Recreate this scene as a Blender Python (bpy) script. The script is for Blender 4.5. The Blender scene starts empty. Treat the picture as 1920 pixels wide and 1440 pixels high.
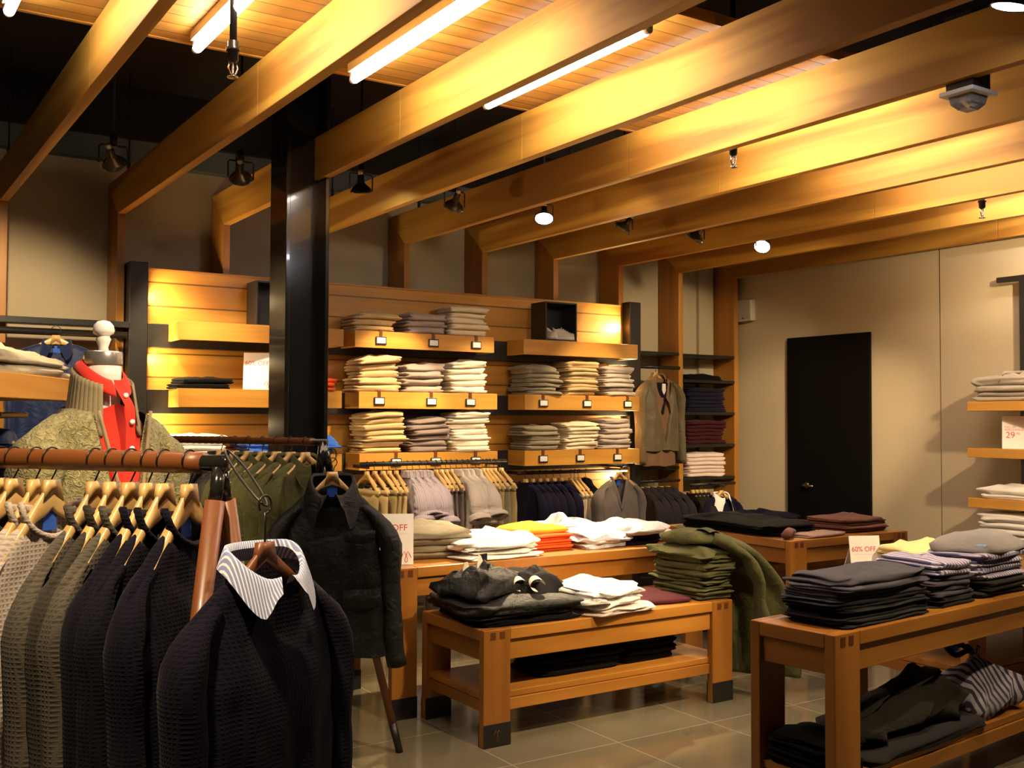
import bpy, bmesh, math, random
from mathutils import Vector, Matrix, noise, Quaternion
PI=math.pi
SC=bpy.context.scene
COL=SC.collection
RNG=random.Random(7)

# ------------------------------------------------------------------ helpers
def link(o): COL.objects.link(o); return o
def tag(o,label=None,cat=None,group=None,kind=None):
    if label: o['label']=label
    if cat: o['category']=cat
    if group: o['group']=group
    if kind: o['kind']=kind
    return o
WM={}
def thing(name,label,cat,loc=(0,0,0),rotz=0.0,group=None):
    o=bpy.data.objects.new(name,None); link(o)
    o.empty_display_size=.05
    o.location=loc; o.rotation_euler=(0,0,rotz)
    WM[o.name]=Matrix.Translation(Vector(loc))@Matrix.Rotation(rotz,4,'Z')
    return tag(o,label,cat,group)
class MB:
    """collects shapes, build() links them as one mesh object"""
    def __init__(s): s.v=[]; s.f=[]
    def add(s,vs,fs):
        b=len(s.v); s.v+= [Vector(p) for p in vs]; s.f+=[tuple(i+b for i in f) for f in fs]; return s
    def box(s,x0,x1,y0,y1,z0,z1,M=None):
        vs=[Vector((x,y,z)) for z in (z0,z1) for y in (y0,y1) for x in (x0,x1)]
        if M is not None: vs=[M@p for p in vs]
        return s.add(vs,[(0,2,3,1),(4,5,7,6),(0,1,5,4),(2,6,7,3),(0,4,6,2),(1,3,7,5)])
    def sweep(s,pts,rad,n=10,caps=True,up=(0,0,1),phase=0.0):
        """tube along pts; rad = float, list of floats or list of (a,b)"""
        P=[Vector(p) for p in pts]; m=len(P)
        if isinstance(rad,(int,float)): rad=[rad]*m
        rings=[]; prev=None
        for i in range(m):
            t=(P[min(i+1,m-1)]-P[max(i-1,0)]).normalized()
            if prev is None:
                u=Vector(up)
                if abs(u.dot(t))>.95: u=Vector((1,0,0))
                a=(u-t*u.dot(t)).normalized()
            else:
                a=(prev-t*prev.dot(t)).normalized()
            prev=a; b=t.cross(a)
            r=rad[i]; ra,rb=(r,r) if isinstance(r,(int,float)) else r
            rings.append([P[i]+a*ra*math.cos(2*PI*k/n+phase)+b*rb*math.sin(2*PI*k/n+phase) for k in range(n)])
        return s.loft(rings,caps)
    def loft(s,rings,caps=True,closed=True):
        n=len(rings[0]); b=len(s.v); fs=[]
        for r in rings: s.v+=[Vector(p) for p in r]
        for i in range(len(rings)-1):
            for k in range(n if closed else n-1):
                k2=(k+1)%n
                fs.append((b+i*n+k,b+i*n+k2,b+(i+1)*n+k2,b+(i+1)*n+k))
        if caps:
            fs.append(tuple(b+k for k in reversed(range(n))))
            e=b+(len(rings)-1)*n; fs.append(tuple(e+k for k in range(n)))
        s.f+=fs; return s
    def lathe(s,prof,n=24,M=None,caps=True):
        rings=[[Vector((r*math.cos(2*PI*k/n),r*math.sin(2*PI*k/n),z)) for k in range(n)] for r,z in prof]
        if M is not None: rings=[[M@p for p in r] for r in rings]
        return s.loft(rings,caps)
    def prism(s,out,y0,y1,M=None):
        """outline in XZ extruded from y0 to y1"""
        n=len(out); vs=[Vector((x,y0,z)) for x,z in out]+[Vector((x,y1,z)) for x,z in out]
        if M is not None: vs=[M@p for p in vs]
        fs=[tuple(range(n)),tuple(reversed(range(n,2*n)))]
        for k in range(n): fs.append((k,k+n,(k+1)%n+n,(k+1)%n))
        return s.add(vs,fs)
    def grid(s,fn,nu,nv):
        b=len(s.v)
        for j in range(nv+1):
            for i in range(nu+1): s.v.append(Vector(fn(i/nu,j/nv)))
        w=nu+1
        for j in range(nv):
            for i in range(nu): s.f.append((b+j*w+i,b+j*w+i+1,b+(j+1)*w+i+1,b+(j+1)*w+i))
        return s
    def mesh(s,name,mat,smooth=False,M=None):
        me=bpy.data.meshes.new(name)
        vs=s.v if M is None else [M@p for p in s.v]
        me.from_pydata([tuple(p) for p in vs],[],s.f)
        bm=bmesh.new(); bm.from_mesh(me)
        bmesh.ops.remove_doubles(bm,verts=bm.verts,dist=1e-5)
        bmesh.ops.recalc_face_normals(bm,faces=bm.faces)
        bm.to_mesh(me); bm.free()
        if mat: me.materials.append(mat)
        if smooth: me.polygons.foreach_set('use_smooth',[True]*len(me.polygons))
        return me
    def build(s,name,mat,parent=None,smooth=False,bevel=0,world=False,label=None):
        """world=True: verts are world coordinates, turned into the parent's frame"""
        M=None
        if world and parent is not None:
            r=parent
            while r.parent is not None: r=r.parent
            M=WM[r.name].inverted()
        o=bpy.data.objects.new(name,s.mesh(name,mat,smooth,M)); link(o)
        if parent is not None: o.parent=parent
        if bevel:
            m=o.modifiers.new('Bevel','BEVEL'); m.width=bevel; m.segments=2; m.limit_method='ANGLE'; m.angle_limit=.7
        if label: o['label']=label
        return o
def struct(name,mb,mat,bevel=0,smooth=False):
    o=mb.build(name,mat,None,smooth,bevel); o['kind']='structure'; return o
def children(o): return [c for c in bpy.data.objects if c.parent==o]
def copy_tree(o,kids=None):
    c=o.copy(); link(c)
    for ch in (kids if kids is not None else children(o)):
        d=ch.copy(); link(d); d.parent=c
        for g in list(ch.children):
            e=g.copy(); link(e); e.parent=d
    return c
def nz(x,y,z): return noise.noise(Vector((x,y,z)))
def sm(a,b,x):
    t=max(0,min(1,(x-a)/(b-a))); return t*t*(3-2*t)

# ------------------------------------------------------------------ materials
def newmat(name):
    m=bpy.data.materials.new(name); m.use_nodes=True
    nt=m.node_tree; b=nt.nodes['Principled BSDF']
    return m,nt,b
def N(nt,t,**kw):
    n=nt.nodes.new(t)
    for k,v in kw.items():
        if k in n.inputs.keys(): n.inputs[k].default_value=v
        else: setattr(n,k,v)
    return n
def rgba(c): return (c[0],c[1],c[2],1)
def plain(name,c,rough=.6,metal=0,spec=.5,emit=None,es=0,trans=0,coat=0):
    m,nt,b=newmat(name)
    b.inputs['Base Color'].default_value=rgba(c); b.inputs['Roughness'].default_value=rough
    b.inputs['Metallic'].default_value=metal; b.inputs['Specular IOR Level'].default_value=spec
    b.inputs['Transmission Weight'].default_value=trans
    b.inputs['Coat Weight'].default_value=coat
    if emit:
        b.inputs['Emission Color'].default_value=rgba(emit); b.inputs['Emission Strength'].default_value=es
    return m
def wood(name,dark,light,axis=0,rough=.45,scale=1.0,planks=None,coat=0.0,ringy=.5):
    """grain runs along axis; planks=(axis, width) adds dark joints"""
    m,nt,b=newmat(name); L=nt.links.new
    tc=N(nt,'ShaderNodeTexCoord'); oi=N(nt,'ShaderNodeObjectInfo')
    addv=N(nt,'ShaderNodeVectorMath',operation='ADD')
    mul=N(nt,'ShaderNodeVectorMath',operation='SCALE'); mul.inputs[3].default_value=9.0
    cx=N(nt,'ShaderNodeCombineXYZ')
    for k in range(3): L(oi.outputs['Random'],cx.inputs[k])
    L(cx.outputs[0],mul.inputs[0]); L(tc.outputs['Object'],addv.inputs[0]); L(mul.outputs[0],addv.inputs[1])
    src=addv
    sepp=None
    if planks:
        ax,w=planks
        sep=N(nt,'ShaderNodeSeparateXYZ'); L(tc.outputs['Object'],sep.inputs[0])
        dv=N(nt,'ShaderNodeMath',operation='DIVIDE'); dv.inputs[1].default_value=w; L(sep.outputs[ax],dv.inputs[0])
        fl=N(nt,'ShaderNodeMath',operation='FLOOR'); L(dv.outputs[0],fl.inputs[0])
        wn=N(nt,'ShaderNodeTexWhiteNoise',noise_dimensions='1D'); L(fl.outputs[0],wn.inputs['W'])
        fr=N(nt,'ShaderNodeMath',operation='FRACT'); L(dv.outputs[0],fr.inputs[0])
        ad2=N(nt,'ShaderNodeVectorMath',operation='ADD'); sc2=N(nt,'ShaderNodeVectorMath',operation='SCALE'); sc2.inputs[3].default_value=7.0
        L(wn.outputs['Color'],sc2.inputs[0]); L(addv.outputs[0],ad2.inputs[0]); L(sc2.outputs[0],ad2.inputs[1]); src=ad2
        sepp=(fr,wn)
    mp=N(nt,'ShaderNodeMapping'); s=[11*scale]*3; s[axis]=.55*scale; mp.inputs['Scale'].default_value=s
    L(src.outputs[0],mp.inputs['Vector'])
    n1=N(nt,'ShaderNodeTexNoise',Scale=1.0,Detail=6.0,Roughness=.6,Distortion=.6); L(mp.outputs[0],n1.inputs['Vector'])
    mp2=N(nt,'ShaderNodeMapping'); s=[3.2*scale]*3; s[axis]=.22*scale; mp2.inputs['Scale'].default_value=s
    L(src.outputs[0],mp2.inputs['Vector'])
    n2=N(nt,'ShaderNodeTexNoise',Scale=1.0,Detail=2.0,Distortion=.3); L(mp2.outputs[0],n2.inputs['Vector'])
    ml=N(nt,'ShaderNodeMath',operation='MULTIPLY'); ml.inputs[1].default_value=26.0; L(n2.outputs['Fac'],ml.inputs[0])
    sn=N(nt,'ShaderNodeMath',operation='SINE'); L(ml.outputs[0],sn.inputs[0])
    mx=N(nt,'ShaderNodeMath',operation='MULTIPLY_ADD'); mx.inputs[1].default_value=.12*ringy*2; L(sn.outputs[0],mx.inputs[0]); L(n1.outputs['Fac'],mx.inputs[2])
    cr=N(nt,'ShaderNodeValToRGB'); cr.color_ramp.elements[0].color=rgba(dark); cr.color_ramp.elements[1].color=rgba(light)
    cr.color_ramp.elements[0].position=.28; cr.color_ramp.elements[1].position=.72
    L(mx.outputs[0],cr.inputs[0]); out=cr.outputs[0]
    hv=N(nt,'ShaderNodeHueSaturation'); L(out,hv.inputs['Color'])
    vr=N(nt,'ShaderNodeMapRange'); vr.inputs['To Min'].default_value=.86; vr.inputs['To Max'].default_value=1.1
    if sepp:
        L(sepp[1].outputs['Value'],vr.inputs['Value'])
        mn=N(nt,'ShaderNodeMath',operation='SUBTRACT'); mn.inputs[0].default_value=1.0; L(sepp[0].outputs[0],mn.inputs[1])
        mi=N(nt,'ShaderNodeMath',operation='MINIMUM'); L(sepp[0].outputs[0],mi.inputs[0]); L(mn.outputs[0],mi.inputs[1])
        gp=N(nt,'ShaderNodeMapRange'); gp.inputs['From Min'].default_value=.02; gp.inputs['From Max'].default_value=.045
        gp.inputs['To Min'].default_value=.25; L(mi.outputs[0],gp.inputs['Value'])
        mu=N(nt,'ShaderNodeMath',operation='MULTIPLY'); L(vr.outputs[0],mu.inputs[0]); L(gp.outputs[0],mu.inputs[1]); L(mu.outputs[0],hv.inputs['Value'])
    else:
        L(oi.outputs['Random'],vr.inputs['Value']); L(vr.outputs[0],hv.inputs['Value'])
    L(hv.outputs[0],b.inputs['Base Color'])
    b.inputs['Roughness'].default_value=rough; b.inputs['Coat Weight'].default_value=coat; b.inputs['Coat Roughness'].default_value=.25
    bp=N(nt,'ShaderNodeBump',Strength=.08,Distance=.002); L(mx.outputs[0],bp.inputs['Height']); L(bp.outputs[0],b.inputs['Normal'])
    return m
def fabric(name,c,rough=.9,weave=600,bump=.25,var=.18,kind='plain',c2=None,period=.02,axis=2,sheen=.15,wr=0.0,duty=.5):
    """kind: plain | waffle | fleece | stripe"""
    m,nt,b=newmat(name); L=nt.links.new
    tc=N(nt,'ShaderNodeTexCoord'); co=tc.outputs['Object']
    n1=N(nt,'ShaderNodeTexNoise',Scale=9.0,Detail=4.0); L(co,n1.inputs['Vector'])
    mr=N(nt,'ShaderNodeMapRange'); mr.inputs['To Min'].default_value=1-var; mr.inputs['To Max'].default_value=1+var; L(n1.outputs['Fac'],mr.inputs['Value'])
    hv=N(nt,'ShaderNodeHueSaturation'); hv.inputs['Color'].default_value=rgba(c); L(mr.outputs[0],hv.inputs['Value'])
    b.inputs['Roughness'].default_value=rough; b.inputs['Sheen Weight'].default_value=sheen; b.inputs['Specular IOR Level'].default_value=.10 if rough>.65 else .3
    b.inputs['Sheen Roughness'].default_value=.5
    sep=N(nt,'ShaderNodeSeparateXYZ'); L(co,sep.inputs[0])
    def wavef(sock,k,ph=0):
        a=N(nt,'ShaderNodeMath',operation='MULTIPLY_ADD'); a.inputs[1].default_value=k; a.inputs[2].default_value=ph; L(sock,a.inputs[0])
        s=N(nt,'ShaderNodeMath',operation='SINE'); L(a.outputs[0],s.inputs[0]); return s.outputs[0]
    h=None
    if kind=='waffle':
        ad=N(nt,'ShaderNodeMath',operation='ADD'); L(sep.outputs[0],ad.inputs[0]); L(sep.outputs[1],ad.inputs[1])
        w1=wavef(ad.outputs[0],2*PI/period); w2=wavef(sep.outputs[2],2*PI/period)
        mx=N(nt,'ShaderNodeMath',operation='MAXIMUM'); L(w1,mx.inputs[0]); L(w2,mx.inputs[1]); h=mx.outputs[0]
        n2=N(nt,'ShaderNodeTexNoise',Scale=260.0,Detail=2.0); L(co,n2.inputs['Vector'])
        a2=N(nt,'ShaderNodeMath',operation='MULTIPLY_ADD'); a2.inputs[1].default_value=1.2; L(n2.outputs['Fac'],a2.inputs[0]); L(h,a2.inputs[2]); h=a2.outputs[0]
        dk=N(nt,'ShaderNodeMapRange'); dk.inputs['From Min'].default_value=-.2; dk.inputs['From Max'].default_value=1.5
        dk.inputs['To Min'].default_value=.74; dk.inputs['To Max'].default_value=1.18; L(h,dk.inputs['Value'])
        mm=N(nt,'ShaderNodeMath',operation='MULTIPLY'); L(mr.outputs[0],mm.inputs[0]); L(dk.outputs[0],mm.inputs[1]); L(mm.outputs[0],hv.inputs['Value'])
    elif kind=='fleece':
        v=N(nt,'ShaderNodeTexNoise',Scale=62.0,Detail=2.0,Distortion=1.6); 
        n3=N(nt,'ShaderNodeTexNoise',Scale=40.0); L(co,n3.inputs['Vector'])
        mxv=N(nt,'ShaderNodeMix',data_type='RGBA'); mxv.inputs['Factor'].default_value=.02; L(co,mxv.inputs['A']); L(n3.outputs['Color'],mxv.inputs['B'])
        L(mxv.outputs['Result'],v.inputs['Vector'])
        h=v.outputs['Fac']
        dk=N(nt,'ShaderNodeMapRange'); dk.inputs['From Min'].default_value=.30; dk.inputs['From Max'].default_value=.68
        dk.inputs['To Min'].default_value=.58; dk.inputs['To Max'].default_value=1.2; L(h,dk.inputs['Value']); L(dk.outputs[0],hv.inputs['Value'])
    else:
        n2=N(nt,'ShaderNodeTexNoise',Scale=float(weave),Detail=2.0); L(co,n2.inputs['Vector']); h=n2.outputs['Fac']
    if kind=='rib':
        w1=wavef(sep.outputs[axis],2*PI/period); h=w1
        dk=N(nt,'ShaderNodeMapRange'); dk.inputs['From Min'].default_value=-1; dk.inputs['To Min'].default_value=.55; dk.inputs['To Max'].default_value=1.15; L(h,dk.inputs['Value']); L(dk.outputs[0],hv.inputs['Value'])
    col=hv.outputs[0]
    if kind=='stripe':
        w1=wavef(sep.outputs[axis],2*PI/period)
        st=N(nt,'ShaderNodeMapRange'); st.inputs['From Min'].default_value=math.cos(PI*duty)-.15; st.inputs['From Max'].default_value=math.cos(PI*duty)+.15; L(w1,st.inputs['Value'])
        mxc=N(nt,'ShaderNodeMix',data_type='RGBA'); L(st.outputs[0],mxc.inputs['Factor']); L(col,mxc.inputs['A']); mxc.inputs['B'].default_value=rgba(c2)
        col=mxc.outputs['Result']
    L(col,b.inputs['Base Color'])
    if wr>0:
        nw=N(nt,'ShaderNodeTexNoise',Scale=14.0,Detail=5.0,Roughness=.55,Distortion=1.2); L(co,nw.inputs['Vector'])
        b2=N(nt,'ShaderNodeBump',Strength=wr,Distance=.02); L(nw.outputs['Fac'],b2.inputs['Height'])
    bp=N(nt,'ShaderNodeBump',Strength=bump,Distance=.004 if kind!='fleece' else .012); L(h,bp.inputs['Height'])
    if wr>0: L(b2.outputs[0],bp.inputs['Normal'])
    L(bp.outputs[0],b.inputs['Normal'])
    return m
# ------------------------------------------------------------------ material list
WD,WL=(.33,.115,.02),(.56,.25,.055)
M_beamY=wood('fir_beam',(.38,.165,.018),(.66,.35,.052),axis=1,rough=.62,scale=.9,ringy=1.3)
M_beamZ=wood('fir_post',(.32,.125,.016),(.46,.20,.032),axis=2,rough=.42,scale=.8)
M_plank=wood('ceiling_planks',(.42,.18,.022),(.58,.29,.05),axis=0,rough=.6,planks=(1,.104))
M_shelf=wood('shelf_wood',(.46,.20,.024),(.62,.31,.05),axis=0,rough=.42)
M_shelfY=wood('shelf_wood_y',(.46,.20,.024),(.60,.30,.048),axis=1,rough=.42)
M_panel=wood('panel_wood',(.40,.17,.020),(.56,.27,.042),axis=0,rough=.42,planks=(2,.16))
M_tabX=wood('table_top',(.31,.115,.014),(.46,.19,.028),axis=0,rough=.38,coat=.15)
M_tabY=wood('table_rail',(.26,.092,.012),(.37,.142,.022),axis=1,rough=.38,coat=.15)
M_tabZ=wood('table_leg',(.26,.092,.012),(.38,.148,.022),axis=2,rough=.38,coat=.15)
M_hang=wood('hanger_wood',(.58,.34,.11),(.74,.49,.20),axis=0,rough=.35,coat=.3,scale=1.5,ringy=.2)
M_leather=plain('brown_leather',(.17,.052,.012),.42,coat=.12)
M_leather2=plain('dark_leather',(.12,.036,.009),.4,coat=.2)
M_blk=plain('black_steel',(.012,.011,.010),.42,.0,.5)
M_blkg=plain('glossy_black_paint',(.012,.011,.009),.16,.0,.6,coat=.3)
M_dark=plain('dark_bracket',(.035,.032,.028),.5)
M_chrome=plain('hook_metal',(.45,.42,.38),.22,1)
M_gun=plain('gunmetal',(.05,.045,.04),.3,.8)
M_white=plain('white_card',(.83,.79,.72),.6)
M_tag=plain('white_tag',(.80,.78,.74),.5)
M_red=plain('red_ink',(.62,.05,.03),.6)
M_redl=plain('pale_red_ink',(.72,.26,.20),.6)
M_wall=plain('plaster',(.50,.42,.28),.85)
M_ceil=plain('black_ceiling',(.012,.011,.010),.9)
M_soff=plain('blue_grey_soffit',(.12,.15,.17),.8)
M_door=plain('black_door',(.003,.0026,.0022),.65,spec=.1)
M_brass=plain('door_metal',(.35,.26,.16),.3,1)
M_glow=plain('tube_glow',(.9,.9,.9),.5,emit=(1.0,.90,.78),es=29)
M_lamp=plain('lamp_glow',(.9,.9,.9),.4,emit=(.93,.90,1.0),es=60)
M_refl=plain('lamp_reflector',(.16,.14,.10),.25,.7)
M_neck=plain('lamp_neck',(.65,.6,.5),.3,.6)
M_plast=plain('white_plastic',(.62,.58,.50),.4)
M_glass=plain('clear_glass',(.9,.9,.88),.08,trans=.8)
M_grill=plain('speaker_grill',(.36,.34,.31),.7)
M_manq=plain('mannequin_white',(.85,.80,.78),.35)
M_silver=plain('silver_cap',(.62,.58,.55),.25,.8)
M_cream_sneak=plain('sneaker_canvas',(.70,.63,.54),.8)
M_sole=plain('sneaker_sole',(.78,.73,.66),.6)
M_label=plain('blue_label',(.02,.10,.55),.7)
M_btn=plain('white_button',(.9,.88,.85),.25)
def fl(n,c,**k): return fabric(n,c,**k)
tan=fl('tan_cotton',(.54,.37,.17),wr=.25); tan2=fl('khaki_cotton',(.56,.40,.20),wr=.25)
taupe=fl('taupe_cotton',(.36,.28,.235),wr=.25); brn=fl('brown_grey_cotton',(.19,.145,.125),wr=.25)
cream=fl('cream_cotton',(.74,.62,.42),wr=.25); cream2=fl('pale_cotton',(.78,.70,.55),wr=.2)
olv=fl('olive_cotton',(.085,.083,.030),wr=.6,sheen=.05); olvg=fl('olive_grey_cotton',(.26,.22,.145),wr=.3)
khk=fl('khaki_twill',(.40,.30,.12),wr=.3); sand=fl('sand_twill',(.60,.43,.20),wr=.3)
greyp=fl('grey_taupe_cotton',(.42,.35,.29),wr=.2)
navy=fl('navy_knit',(.0095,.008,.022),sheen=.03); navyW=fl('navy_waffle',(.0065,.005,.0125),kind='waffle',period=.011,bump=.22,sheen=.03)
navyW2=fl('dark_navy_waffle',(.007,.0062,.012),kind='waffle',period=.011,bump=.22,sheen=.03)
lgW=fl('light_grey_waffle',(.43,.36,.32),kind='waffle',period=.013,bump=.25,sheen=.08); dgW=fl('dark_grey_waffle',(.085,.072,.058),kind='waffle',period=.012,bump=.25,sheen=.05)
chW=fl('charcoal_waffle',(.042,.035,.027),kind='waffle',period=.012,bump=.25,sheen=.05)
greyk=fl('grey_knit',(.19,.16,.135),weave=300); charc=fl('charcoal_wool',(.030,.026,.029),wr=.3,sheen=.05)
blackc=fl('black_cotton',(.005,.0045,.004),wr=.25,sheen=.01); waxed=fl('waxed_black_cotton',(.010,.0095,.0075),rough=.55,wr=.7,sheen=.0)
lav=fl('lavender_stripe',(.56,.49,.50),kind='stripe',c2=(.40,.34,.40),period=.012,axis=1,wr=.45); gryS=fl('pale_grey_cotton',(.56,.49,.42),wr=.5)
whiteF=fl('white_cotton',(.82,.78,.72),wr=.8); blueW=fl('pale_blue_cotton',(.74,.77,.82),wr=.8); pinkW=fl('pinkish_white_knit',(.70,.56,.50),wr=.1)
orange=fl('orange_knit',(.80,.10,.008),var=.1); ylw=fl('yellow_orange_knit',(.85,.36,.02),var=.1)
burg=fl('burgundy_knit',(.045,.007,.011),sheen=.04); maroon=fl('maroon_knit',(.060,.010,.014),sheen=.04); brownj=fl('brown_jersey',(.17,.065,.040))
pinkb=fl('pinkish_brown',(.36,.22,.17)); bluej=fl('blue_shell',(.010,.021,.085),rough=.45,wr=.4); bluesh=fl('bright_blue_cotton',(.04,.14,.62),wr=.4)
fleece=fl('olive_fleece',(.27,.24,.12),kind='fleece',bump=1.0); ribt=fl('olive_rib',(.27,.22,.13),bump=.3)
redP=fl('red_jersey',(.62,.035,.022),var=.08); leath=fl('olive_shell',(.13,.10,.048),rough=.38,wr=.5); blazer=fl('brown_tweed',(.21,.115,.055))
gsw=fl('grey_sweatshirt',(.40,.345,.28)); wsw=fl('white_sweatshirt',(.74,.70,.62)); gtee=fl('slate_tee',(.185,.165,.16),wr=.25)
darkk=fl('slate_knit',(.060,.054,.068),weave=300,bump=.4,sheen=.05); darkk2=fl('dark_slate_knit',(.022,.020,.021),sheen=.03,wr=.2); 
strp=fl('lavender_navy_stripe',(.50,.46,.55),kind='stripe',c2=(.12,.10,.20),period=.022,axis=0)
strn=fl('navy_grey_stripe',(.03,.026,.05),kind='stripe',c2=(.27,.25,.30),period=.03,axis=0,duty=.55)
oxf=fl('blue_stripe_oxford',(.78,.78,.84),kind='stripe',c2=(.25,.28,.52),period=.0065,axis=0,var=.06,duty=.62)
cre=fl('cream_yellow_knit',(.76,.60,.26),wr=.2); coatb=fl('brown_black_coat',(.020,.0165,.013),rough=.7,wr=.5,sheen=.03)

def fmat_floor():
    m,nt,b=newmat('floor_tiles'); L=nt.links.new
    tc=N(nt,'ShaderNodeTexCoord'); mp=N(nt,'ShaderNodeMapping'); L(tc.outputs['Object'],mp.inputs['Vector'])
    mp.inputs['Location'].default_value=(-.155,-.29,0)
    br=N(nt,'ShaderNodeTexBrick'); br.offset=0.0; br.inputs['Scale'].default_value=1.0
    br.inputs['Brick Width'].default_value=.585; br.inputs['Row Height'].default_value=.585; br.inputs['Mortar Size'].default_value=.004; br.inputs['Mortar Smooth'].default_value=.1
    br.inputs['Color1'].default_value=rgba((.125,.107,.068)); br.inputs['Color2'].default_value=rgba((.150,.130,.085)); br.inputs['Mortar'].default_value=rgba((.25,.22,.15))
    L(mp.outputs[0],br.inputs['Vector'])
    n=N(nt,'ShaderNodeTexNoise',Scale=3.0,Detail=6.0); L(tc.outputs['Object'],n.inputs['Vector'])
    mr=N(nt,'ShaderNodeMapRange'); mr.inputs['To Min'].default_value=.8; mr.inputs['To Max'].default_value=1.2; L(n.outputs['Fac'],mr.inputs['Value'])
    hv=N(nt,'ShaderNodeHueSaturation'); L(br.outputs['Color'],hv.inputs['Color']); L(mr.outputs[0],hv.inputs['Value']); L(hv.outputs[0],b.inputs['Base Color'])
    rr=N(nt,'ShaderNodeMapRange'); rr.inputs['To Min'].default_value=.08; rr.inputs['To Max'].default_value=.16; L(n.outputs['Fac'],rr.inputs['Value']); L(rr.outputs[0],b.inputs['Roughness'])
    bp=N(nt,'ShaderNodeBump',Strength=.3,Distance=.002); iv=N(nt,'ShaderNodeMath',operation='SUBTRACT'); iv.inputs[0].default_value=1; L(br.outputs['Fac'],iv.inputs[1]); L(iv.outputs[0],bp.inputs['Height']); L(bp.outputs[0],b.inputs['Normal'])
    b.inputs['Specular IOR Level'].default_value=.6
    return m
M_floor=fmat_floor()

# ------------------------------------------------------------------ camera
f_px,yaw,pitch,roll=1954.63,math.radians(33.198),math.radians(1.8187),math.radians(.2121)
Fw=Vector((math.sin(yaw)*math.cos(pitch),math.cos(yaw)*math.cos(pitch),math.sin(pitch)))
r0=Vector((math.cos(yaw),-math.sin(yaw),0)); u0=r0.cross(Fw)
rr_=r0*math.cos(roll)+u0*math.sin(roll); uu_=u0*math.cos(roll)-r0*math.sin(roll)
cam=bpy.data.cameras.new('camera'); co=bpy.data.objects.new('camera',cam); link(co)
Mx=Matrix((( rr_.x,uu_.x,-Fw.x,0),(rr_.y,uu_.y,-Fw.y,0),(rr_.z,uu_.z,-Fw.z,1.5),(0,0,0,1)))
co.matrix_world=Mx
cam.sensor_fit='HORIZONTAL'; cam.sensor_width=36; cam.lens=f_px/1920*36; cam.clip_end=60; cam.clip_start=.05
SC.camera=co
SC.view_settings.view_transform='Standard'; SC.view_settings.look='None'; SC.view_settings.gamma=1; SC.view_settings.use_curve_mapping=False
SC.view_settings.exposure=0.68
w=bpy.data.worlds.new('world'); SC.world=w; w.use_nodes=True
w.node_tree.nodes['Background'].inputs[0].default_value=(.9,.72,.5,1); w.node_tree.nodes['Background'].inputs[1].default_value=.025

# ------------------------------------------------------------------ room shell
struct('floor',MB().box(-4,7.6,-4,7.7,-.1,0),M_floor)
struct('wall_back',MB().box(-4,7.6,7.5,7.65,0,3.245),M_wall)
wr_=MB(); wr_.box(7.4,7.55,5.078,7.5,0,3.3); 
struct('wall_right',wr_,M_wall)
struct('wall_right_front',MB().box(7.392,7.55,1.2,5.066,0,3.3),M_wall)
struct('trim_1',MB().box(7.41,7.55,5.066,5.078,0,3.3),M_dark)
struct('trim_2',MB().box(7.05,7.24,7.46,7.5,0,3.2),M_wall)
struct('ceiling',MB().box(-4,7.6,-4,7.7,3.75,3.85),M_ceil)
struct('trim_3',MB().box(-4,7.6,7.40,7.65,3.245,3.40),M_soff)
struct('trim_4',MB().box(-4,7.6,7.35,7.65,3.40,3.75),M_ceil)
# door
dm=MB().box(7.37,7.40,5.73,6.64,0.0,2.235)
d=struct('door_1',dm,M_door,bevel=.004)
hd=MB().sweep([(7.37,6.415,.90),(7.325,6.415,.90),(7.32,6.40,.90),(7.32,6.30,.895)],.011,8); hd.lathe([(.0,0),(.026,0),(.026,.006),(.0,.006)],16,Matrix.Translation((7.37,6.415,.90))@Matrix.Rotation(-PI/2,4,'Y'))
hd.build('door_handle',M_brass,d,True,label='brushed metal lever handle')

# ceiling of planks
t=thing('plank_ceiling_panel','suspended ceiling panel of orange wood planks lying over the timber frames','ceiling panel',(3.4,3.77,3.105))
MB().box(-.4,7.38,3.08,4.47,3.105,3.13).build('planks',M_plank,t,world=True)
e=MB().box(-.4,7.38,4.47,4.49,3.10,3.15).box(-.4,7.38,3.06,3.08,3.10,3.15); e.build('edge_strip',M_shelf,t,world=True)

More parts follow.
